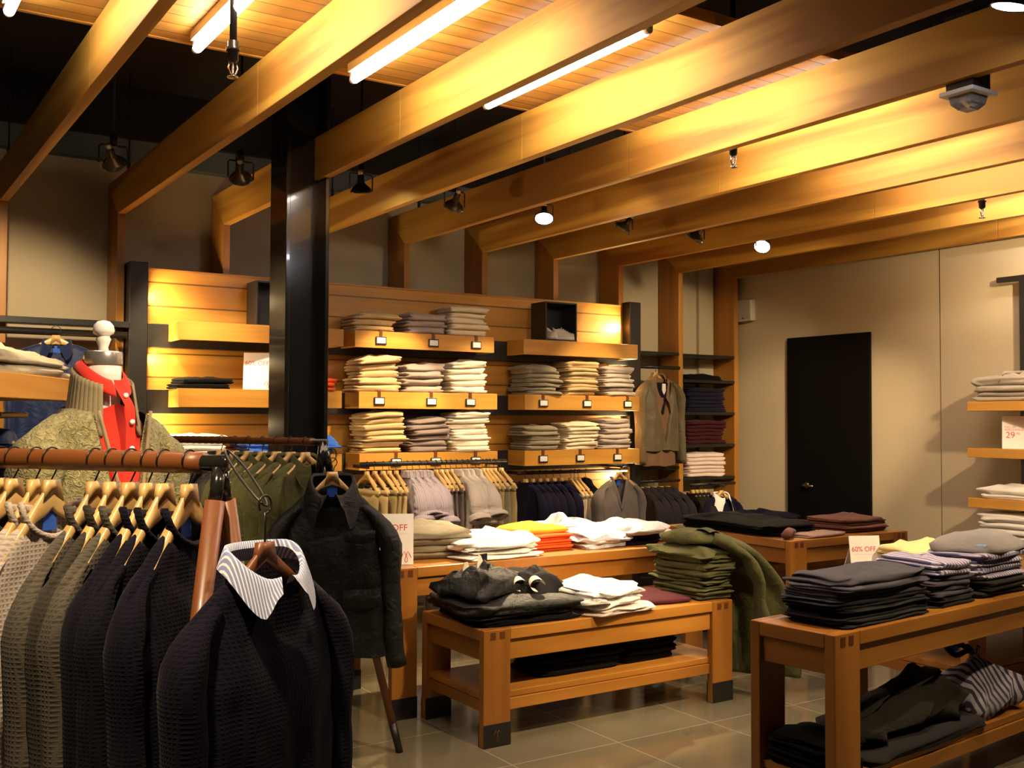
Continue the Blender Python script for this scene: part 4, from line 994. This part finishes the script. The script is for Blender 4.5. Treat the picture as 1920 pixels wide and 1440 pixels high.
def rc(u,v):
    a=RP(14)+(2*PI-RP(28))*u; r=.064+.020*v+.006*math.sin(PI*v)
    z=.118-.075*(.5+.5*math.cos(a))**1.5-.055*v*(.35+.65*(.5+.5*math.cos(a)))
    return (r*math.sin(a),-r*math.cos(a)-.012*v*math.cos(a),z)
c=MB().grid(rc,60,6).build('collar',redP,t,True); so=c.modifiers.new('Solidify','SOLIDIFY'); so.thickness=.004
MB().grid(lambda u,v:((u-.5)*.036,-.070-.062*sm(0,.4,v)-.004,.045-.26*v),4,12).build('placket',redP,t,True)
for i in range(3):
    zz=-.005-.085*i; yy=-.078-.062*sm(0,.4,(.045-zz)/.26)-.004
    MB().lathe([(0,-.003),(.0085,-.003),(.0085,.003),(0,.003)],14,Matrix.Translation((0,yy,zz))@Matrix.Rotation(PI/2,4,'X')).build('button',M_btn,t,True)

# ------------------------------------------------------------------ left gondola shelf
LR=math.atan2(.897,.443)
t=thing('display_shelf','thick wood display shelf with khaki trousers at the left edge','shelf',(.283,3.40,0),LR)
MB().box(0,1.34,0,.40,1.558,1.645).build('shelf_board',M_shelf,t,bevel=.003)
for x,y in ((.06,.34),(1.27,.33)): MB().box(x-.02,x+.02,y-.02,y+.02,0,1.557).build('leg',M_blk,t,bevel=.003)
MB().sweep([(.06,.2,1.50),(1.27,.2,1.50)],.012,12).box(.055,.065,.2,.34,1.49,1.51).box(1.265,1.275,.2,.34,1.49,1.51).build('hanging_bar',M_blk,t,True)
def LW(x,y,z): 
    v=Matrix.Rotation(LR,3,'Z')@Vector((x,y,0)); return (.283+v.x,3.40+v.y,z)
zz=1.646
for i,(ww,hh) in enumerate(((.95,.042),(.90,.04))):
    o=folded(ww,.30,hh,2,400+i,64,.012,.06,wr=.016,rag=.02,bulge=.01,grain=9).build('folded_trousers',olvg if i else khk if False else olvg,None,True)
    o.location=LW(.84+.01*i,.165+.01*i,zz); o.rotation_euler=(0,0,LR+RP(1.5*i)); zz+=hh+.004
    tag(o,['khaki folded trousers lying directly on the left display shelf','khaki folded trousers on top, at the left display shelf'][i],'trousers','khaki trousers on the left shelf')
q=LW(.96,.2,1.50-.062)
hanger(q,LR+RP(60),'hanger under the left display shelf',None,hz=.062,rb=.018)
garment('hanging_shirt','blue shirt hanging under the left display shelf','shirt',(q[0],q[1],q[2]-.012),LR+RP(60),bluej,None,W=.2,L=.6,hem=.22,thick=.05,collar=bluej,ch=.04,tip=.03,seed=410,nu=22,nv=14,sleeve=.5)

# ------------------------------------------------------------------ signs
def text(s,size,loc,rot,mat,parent,name='lettering',ext=.0004,align='LEFT',xs=1.0):
    cu=bpy.data.curves.new(name,'FONT'); cu.body=s; cu.size=size; cu.extrude=ext; cu.align_x=align
    cu.materials.append(mat)
    tmp=bpy.data.objects.new('tmp_text',cu); link(tmp)
    dg=bpy.context.evaluated_depsgraph_get(); me=bpy.data.meshes.new_from_object(tmp.evaluated_get(dg)); me.name=name
    bpy.data.objects.remove(tmp); me.materials.clear(); me.materials.append(mat)
    o=bpy.data.objects.new(name,me); link(o); o.parent=parent; o.location=loc; o.rotation_euler=rot; return o
def sign(loc,rz,w,h,label,lines,tilt=10,easel=True,group=None):
    t=thing('sale_sign',label,'sign',loc,rz,group)
    c=MB().box(-w/2,w/2,-.003,.003,0,h).build('card',M_white,t); c.rotation_euler=(-RP(tilt),0,0); 
    for (s,size,x,z,m,al) in lines:
        text(s,size,(x,-.0034,z),(PI/2,0,0),m,c,align=al)
    mark(c,Matrix.Translation((w*.33,-.004,h*.045)),.05*w/.216,M_red)
    MB().box(-w*.42,w*.36,-.0036,-.003,h*.605,h*.609).build('thin_rule',M_redl,c)
    if easel:
        a=MB(); s=math.tan(RP(tilt)); hh=h*.80
        a.add([(-w*.45,h*.80*s+.004,hh),(w*.45,h*.80*s+.004,hh),(w*.45,.15,0.001),(-w*.45,.15,0.001),(-w*.45,h*.80*s+.008,hh),(w*.45,h*.80*s+.008,hh),(w*.45,.154,0.001),(-w*.45,.154,0.001)],[(0,1,2,3),(7,6,5,4),(0,4,5,1),(1,5,6,2),(2,6,7,3),(3,7,4,0)])
        a.build('easel_back',M_white,t)
    return t
L60=lambda w,h:[('SPECIAL OFFER',.011,-w*.40,h*.83,M_redl,'LEFT'),('60% OFF',.046*w/.216,-w*.44,h*.66,M_red,'LEFT'),('WWW',.009,-w*.25,h*.06,M_redl,'LEFT')]
L60=lambda w,h:[('60% OFF',.047*w/.216,-w*.45,h*.665,M_red,'LEFT')]
sign((2.415,4.80,.746),RP(-27),.215,.258,'white 60% OFF sale sign half hidden by the black waxed coat',L60(.215,.258))
sign((4.555,3.56,.641),RP(-24),.17,.245,'white 60% OFF sale sign beside the cream stack at the right',L60(.17,.245))
sign((2.46,6.95,RZ[2]+.001),RP(-24),.20,.26,'white sale sign beside the column on the middle left box shelf',L60(.20,.26))
sign((7.13,4.27,1.286),RP(-62),.21,.235,'white sign reading 29 on the right wall shelf',[('FULL ZIP',.019,-.088,.150,M_red,'LEFT'),('FLEECE HOOD',.019,-.088,.130,M_red,'LEFT'),('29',.062,-.082,.078,M_red,'LEFT'),('90',.022,-.012,.102,M_red,'LEFT')],tilt=6)

# ------------------------------------------------------------------ clothes on the tables
FS,SH,SWC='folded_shirt','shirt','sweater'
H=.745
stack('folded_jacket','jacket','olive folded jacket','stack right of the sale sign',2.72,5.06,H,[olvg]*4,.42,.38,[.035,.035,.045,.05],wr=.010,k=48,rag=.02,jit=.02,rotz=RP(-8))
stack(FS,SH,'white folded shirt','left white pile on the taller table',3.02,4.90,H,[whiteF]*4,.42,.42,[.02,.022,.024,.040],wr=.015,k=64,rag=.03,jit=.03,jr=.12)
stack('folded_sweater',SWC,'bright orange folded sweater','orange pile on the taller table',3.43,5.00,H,[orange]*6,.34,.36,.0135,layers=1,wr=.003,jit=.006)
o=folded(.34,.34,.03,1,55,48,.012,.08,wr=.010).build('folded_sweater',ylw,None,True); o.location=(3.42,5.03,H+6*.0158+.006); o.rotation_euler=(0,0,.1); tag(o,'yellow-orange folded sweater spread over the orange pile',SWC)
stack(FS,SH,'white folded shirt','long white pile behind the orange sweaters',3.74,5.22,H,[whiteF,blueW,whiteF],.54,.26,[.03,.035,.045],wr=.016,k=64,rag=.03,jit=.01)
stack(FS,SH,'pale blue-white folded shirt','pile right of the orange sweaters',3.79,4.92,H,[blueW,whiteF,blueW],.33,.34,[.025,.025,.04],wr=.015,k=64,rag=.03,jit=.015)
stack(FS,SH,'white and navy folded shirt','navy and white pile, taller table',4.08,4.95,H,[navy,navy,pinkW,whiteF],.33,.36,[.025,.025,.025,.04],wr=.013,k=64,rag=.025,jit=.02)
stack(FS,SH,'white folded shirt','rightmost pile on the taller table',4.29,5.05,H,[whiteF,pinkW],.24,.40,[.025,.035],wr=.01,k=48,rag=.03)
H=.531
stack('folded_jacket','jacket','black folded jacket','dark heap on the low table',2.77,4.31,H,[blackc,waxed,waxed],.56,.50,[.032,.035,.05],wr=.010,k=56,rag=.03,jit=.012,jr=.05)
o=folded(.36,.36,.085,1,91,96,.03,.16,wr=.030,bulge=.03,grain=11,rag=.03).build('crumpled_jacket',waxed,None,True); o.location=(2.67,4.34,H+.128); o.rotation_euler=(0,0,.3); tag(o,'black crumpled jacket with cream facings, left on the dark heap','jacket','crumpled jackets on the low table')
b=MB(); b.grid(lambda u,v:(.02+(u-.5)*.07*(1-v*.8),.02+.05*v*.3,.095+.075*v+.01*math.sin(u*6)),8,8); b.grid(lambda u,v:(-.07+(u-.5)*.06*(1-v*.6),.04,.09+.05*v),6,6); b.build('cream_facing',cream2,o,True)
b=MB().grid(lambda u,v:(.10+(u-.5)*.06,.08,.09+.07*v),4,4).build('collar',waxed,o,True)
o=folded(.29,.38,.065,1,93,96,.03,.16,wr=.026,bulge=.02,grain=11,rag=.03).build('crumpled_jacket',darkk2,None,True); o.location=(2.93,4.33,H+.128); o.rotation_euler=(0,0,-.25); tag(o,'slate crumpled jacket with turned-back cream cuffs, right on the dark heap','jacket','crumpled jackets on the low table')
b=MB()
for cx_,cy_,r in ((-.10,-.17,.035),(-.02,-.19,.038),(.08,-.10,.032)):
    b.grid(lambda u,v,cx_=cx_,cy_=cy_,r=r:(cx_+r*math.cos(PI*1.5*u)*(1-.2*v),cy_+.05*v-.015,.035+r*.8*math.sin(PI*1.5*u)+.01*v),14,4)
b.build('cream_cuffs',cream2,o,True)
stack(FS,SH,'white folded shirt','white pile on the low table',3.27,4.26,H,[pinkW,whiteF,whiteF],.38,.46,[.028,.03,.06],wr=.018,k=72,rag=.03,jit=.03,jr=.15,rotz=RP(12))
o=folded(.30,.42,.022,1,95,48,0,.08,wr=.004).build('folded_sweater',maroon,None,True); o.location=(3.70,4.32,H+.001); o.rotation_euler=(0,0,RP(-8)); tag(o,'flat maroon sweater lying alone on the low table',SWC)
HZ=stack('folded_jacket','jacket','olive green folded jacket','olive heap at the low table end',4.00,4.29,H,[olv]*10,.42,.25,[.018]*6+[.034,.036,.04,.04],RP(-90),wr=.0105,k=48,rag=.022,jit=.014,group='olive jackets on the low table',layers=2)
# draped olive coat
dp=[(3.90,4.32,H+HZ+.04),(4.02,4.30,H+HZ+.045),(4.15,4.27,H+HZ+.02),(4.26,4.22,H+.20),(4.33,4.16,H+.05),(4.345,4.12,.42),(4.33,4.11,.24),(4.31,4.10,.09)]
mb=MB(); rings=[]; nn=40
from mathutils import geometry
def cr(P,t):
    m=len(P)-1; i=min(int(t*m),m-1); u=t*m-i
    p0,p1,p2,p3=[Vector(P[max(0,min(m,j))]) for j in (i-1,i,i+1,i+2)]
    return .5*((2*p1)+(p2-p0)*u+(2*p0-5*p1+4*p2-p3)*u*u+(3*p1-p0-3*p2+p3)*u**3)
for i in range(33):
    tt=i/32; wdir=Vector((.12-.67*sm(.25,.7,tt),1-.17*sm(.25,.7,tt),0)).normalized(); c=cr(dp,tt); tg=(cr(dp,min(1,tt+.02))-cr(dp,max(0,tt-.02))).normalized()
    nd=tg.cross(wdir).normalized()*-1
    hw=.17+.05*tt+.02*math.sin(tt*9); th=.032+.012*math.sin(tt*5)
    if i in (0,): hw*=.8; th*=.4
    ring=[]
    for q in range(nn):
        a=2*PI*q/nn; ca,sa=math.cos(a),math.sin(a)
        x=hw*math.copysign(abs(ca)**.8,ca); y=th*math.copysign(abs(sa)**.8,sa)
        y+=(.018*math.sin(x*26+2*tt)+.010*math.sin(x*55+tt*6))*sm(.3,.9,tt)+.018*nz(x*9,tt*7,1.7)
        ring.append(c+wdir*x+nd*y)
    rings.append(ring)
t=thing('draped_coat','olive green coat draped over the low table end down toward the floor','coat',(4.2,4.2,.1))
mb.loft(rings).build('body',olv,t,True,world=True)
sl=[(4.00,4.12,H+HZ+.055),(4.13,4.06,H+HZ-.02),(4.22,4.03,H+.13),(4.255,4.02,.45),(4.25,4.00,.22),(4.25,3.99,.11)]
MB().sweep([cr(sl,i/24)+Vector((.006*math.sin(i*1.3),.004*math.cos(i*1.9),0)) for i in range(25)],[(.030+.006*math.sin(i*.9),.062+.006*math.sin(i*1.4)) for i in range(25)],20).build('sleeve',olv,t,True,world=True)
b=MB().grid(lambda u,v:(3.97+.16*u,4.12+.28*v,H+HZ+.085+.02*math.sin(u*5)+.015*math.sin(v*7)-.05*u),12,12).build('collar',olv,t,True,world=True)
H=.236
stack('folded_sweater',SWC,'black folded sweater','left black pile under the low table',3.18,4.33,H,[blackc]*4,.52,.34,.032,wr=.006,k=48,jit=.02)
stack('folded_sweater',SWC,'black folded sweater','right black pile under the low table',3.62,4.36,H,[blackc]*5,.36,.38,.034,wr=.006,k=48,jit=.02)
# lower right table
RT=RP(5.5)
def TW(x,y,z=.746):
    v=Matrix.Rotation(RT,3,'Z')@Vector((x,y,0)); return 2.938+v.x,2.437+v.y,z
x,y,z=TW(.40,.175)
stack('folded_sweater',SWC,'dark slate folded sweater','wide stack, lower right table',x,y,z,[darkk2]*7+[darkk]*4,.60,.29,[.011]*7+[.017,.018,.020,.026],RT,wr=.0085,k=64,rag=.02,jit=.010,jr=.02,group='sweater stacks on the lower right table')
x,y,z=TW(.905,.185)
stack('folded_sweater',SWC,'lavender-slate folded sweater','middle stack, lower right table',x,y,z,[darkk2]*2+[darkk]*4+[strp]*2,.30,.30,[.019]*6+[.024,.030],RT,wr=.006,k=56,rag=.02,jit=.008,jr=.03,tilt=-.10,group='sweater stacks on the lower right table')
x,y,z=TW(1.33,.185)
stack('folded_sweater',SWC,'striped folded sweater','right stack, lower right table',x,y,z,[darkk2]*3+[strp]*4,.42,.30,[.022]*3+[.026]*4,RT,wr=.006,k=56,rag=.02,jit=.008,jr=.03,group='sweater stacks on the lower right table')
o=folded(.46,.30,.045,1,611,64,.025,.14,wr=.014,bulge=.02).build('folded_shirt',gtee,None,True); o.location=TW(1.35,.19,.746+.192); o.rotation_euler=(0,0,RT+.15); tag(o,'grey T-shirt spread on top of the right stack, lower right table','shirt')
MB().box(-.205,-.165,-.11,-.07,.02,.028).build('neck_label',plain('pale_blue_label',(.25,.42,.75),.6),o)
x,y,z=TW(.12,.17,.236)
stack('folded_trousers','trousers','black folded trousers','bottom right lower-shelf pile',x,y,z,[blackc]*5,.22,.28,.022,RT,wr=.006,k=48)
x,y,z=TW(.62,.17,.236)
o=folded(.86,.30,.045,2,620,64,.01,.05,wr=.010).build('folded_trousers',darkk2,None,True); o.location=(x+.05,y-.01,z); o.rotation_euler=(0,0,RT); tag(o,'flat slate trousers under the crumpled coat, bottom right','trousers')
mb=folded(.80,.27,.13,1,621,120,.03,.12,wr=.034,bulge=.05,grain=6,rag=.02,tilt=.55)
o=mb.build('crumpled_coat',coatb,None,True); x,y,z=TW(.66,.185,.236+.052); o.location=(x,y,z); o.rotation_euler=(0,0,RT); tag(o,'crumpled dark brown coat on the lower shelf, bottom right','coat')
mb=folded(.40,.28,.22,1,622,80,.06,.06,wr=.020,bulge=.06,grain=6,rag=.02,tilt=.12)
o=mb.build('striped_sweater',strn,None,True); x,y,z=TW(1.30,.185,.236); o.location=(x,y,z+.002); o.rotation_euler=(0,RP(-4),RT-.1); tag(o,'navy striped sweater with blue neck label on the lower shelf','sweater')
nl=MB().sweep([(-.12+.05*math.cos(2*PI*q/20),-.03+.05*math.sin(2*PI*q/20),.28+.01*math.sin(q)) for q in range(21)],.012,8,False).build('neck_rib',navy,o,True)
MB().box(-.145,-.105,-.015,.02,.272,.288).build('neck_label',M_label,o); MB().box(-.135,-.115,.01,.03,.285,.296).build('size_label',M_tag,o)
# cream stack table
stack('folded_sweater',SWC,'cream folded sweater','cream pile right of the 60% OFF sign',4.80,3.36,.641,[cre]*8,.40,.34,[.021]*7+[.045],RP(-12),wr=.009,k=48,rag=.028,jit=.02,tilt=-.10)
# table before the door
H=.746
stack('folded_trousers','trousers','black folded trousers','long black pile, table before the door',5.20,5.05,H,[blackc]*3,.44,.86,.026,wr=.010,k=48,jit=.02,jr=.04)
stack('folded_sweater',SWC,'navy folded sweater','navy pile, table before the door',5.68,5.38,H,[navy]*2,.55,.32,.03,wr=.010,k=48)
stack('folded_sweater',SWC,'brown folded jersey','brown pile, table before the door',5.81,4.72,H,[brownj]*4,.42,.40,.020,wr=.006,k=48,jit=.012)
o=folded(.40,.22,.02,2,640,48,0,.10,wr=.006).build('folded_scarf',pinkb,None,True); o.location=(5.33,4.57,H); o.rotation_euler=(0,0,.05); tag(o,'pinkish folded scarf, front edge of the table before the door','scarf')
o=MB().sweep([(-.10,-.07,.03),(-.03,-.03,.034),(.05,.03,.036),(.12,.06,.03)],[(.022,.026),(.027,.03),(.026,.028),(.018,.02)],14).build('rolled_belt_bag',brownj,None,True); o.name='rolled_scarf'; o.location=(5.06,4.56,H); tag(o,'brown rolled scarf, front left edge of the table before the door','scarf')

# ------------------------------------------------------------------ right wall shelves
t=thing('wall_shelf_standard','black T-shaped steel standard carrying the wood shelves on the right wall','shelf standard',(7.33,4.33,0))
MB().box(7.31,7.36,4.30,4.36,0,2.56).build('post',M_blk,t,bevel=.003,world=True)
MB().box(7.315,7.355,4.06,4.54,2.52,2.56).build('top_bar',M_blk,t,bevel=.003,world=True)
for z,l in ((1.626,'wood shelf under the grey hooded sweatshirts, right edge'),(1.286,'wood shelf holding the sign reading 29, right edge'),(.922,'wood shelf under one white shirt, right edge'),(.587,'lowest wood shelf under the white sweatshirts, right edge')):
    t=thing('wood_wall_shelf',l,'shelf',(7.19,4.1,z),0,'wood shelves on the right wall')
    MB().box(7.00,7.306,3.45,4.585,z-.068,z).build('board',M_shelfY,t,bevel=.003,world=True)
    MB().box(7.306,7.312,4.31,4.35,z-.09,z-.01).build('bracket',M_blk,t,world=True)
def wstack(name,cat,desc,where,y,z,mats,h,**kw): stack(name,cat,desc,where,7.155,y,z,mats,.46,.28,h,RP(-90),**kw)
wstack('folded_sweatshirt','sweatshirt','grey zip sweatshirt','stack on the top right wall shelf',4.33,1.627,[gsw]*4,[.034,.036,.04,.06],wr=.008,k=48,rag=.02,group='sweatshirts on the right wall')
o=[q for q in bpy.data.objects if q.get('label','').startswith('grey zip sweatshirt, topmost')][0]
collar_mb(.07,h=.04,tip=.02,ydep=.05).build('hood_collar',gsw,o,True).location=(-.02,.06,.09)
MB().sweep([(-.02+.01*math.sin(i),-.145+.02*i,.02+.055*min(1,i/3)) for i in range(8)],.003,6).build('zip',M_dark,o,True)
wstack('folded_shirt','shirt','white folded shirt','pile on the third right wall shelf',4.26,.923,[wsw]*2,[.035,.05],wr=.009,k=48,rag=.02)
wstack('folded_sweatshirt','sweatshirt','white zip sweatshirt','stack on the lowest right wall shelf',4.30,.588,[wsw]*5,[.04,.04,.042,.042,.06],wr=.008,k=48,rag=.02,group='sweatshirts on the right wall')

# ------------------------------------------------------------------ other lights: unseen track lamps, added fill spots, shelf strips
def strip(p,size,sy,e,rot,col=(1,.72,.36)):
    ld=bpy.data.lights.new('shelf_strip_light','AREA'); ld.shape='RECTANGLE'; ld.size=size; ld.size_y=sy; ld.energy=e; ld.color=col
    lo=bpy.data.objects.new('shelf_strip_light',ld); link(lo); lo.location=p; lo.rotation_euler=rot
WC=(1,.76,.45)
beam((5.45,6.3,2.90),(5.63,7.19,2.20),70,.55,.8,WC)
beam((1.75,6.35,2.90),(1.95,7.19,2.0),60,.6,.8,WC)
# unseen front track row, plus fill spots added mid-room with no fixture there
ROW_FILL=[((.25,2.0,2.80),(.60,2.75,1.1),170,1.0),((1.25,2.0,2.80),(.80,3.55,1.62),150,.5),((1.95,1.6,2.80),(1.25,2.6,1.0),40,.9),((2.65,2.03,2.80),(2.9,4.25,.55),190,.7),((4.1,2.03,2.80),(3.3,4.3,.55),190,.5),((3.36,1.2,2.80),(3.7,2.6,.9),110,.8),((4.8,2.03,2.80),(4.6,3.3,.8),160,.8),((5.5,2.2,2.80),(7.3,4.2,1.6),200,.8),((6.2,3.0,2.80),(7.3,4.1,2.9),110,.9),((5.5,2.8,2.80),(7.4,6.85,1.05),380,.5),((.3,3.9,2.80),(.7,4.4,1.6),160,.8),((.6,5.2,2.80),(.85,7.3,1.75),150,.95),((4.1,4.6,2.8),(4.4,7.4,2.5),18,1.2),((3.4,4.2,2.8),(3.75,6.6,.9),90,.7),((5.3,4.6,2.8),(5.5,6.9,.9),50,.7),((6.2,4.6,2.9),(6.6,7.3,1.6),110,1.0)]
for p,a,e,c in ROW_FILL: beam(p,a,e,c,.7,WC,.05)

for zc in (2.30,1.88,1.44,.98):
    strip((5.865,7.06,zc),.03,.20,5.0,(0,PI/2,0)); strip((1.775,7.06,zc),.03,.20,4.0,(0,-PI/2,0))
seen={}
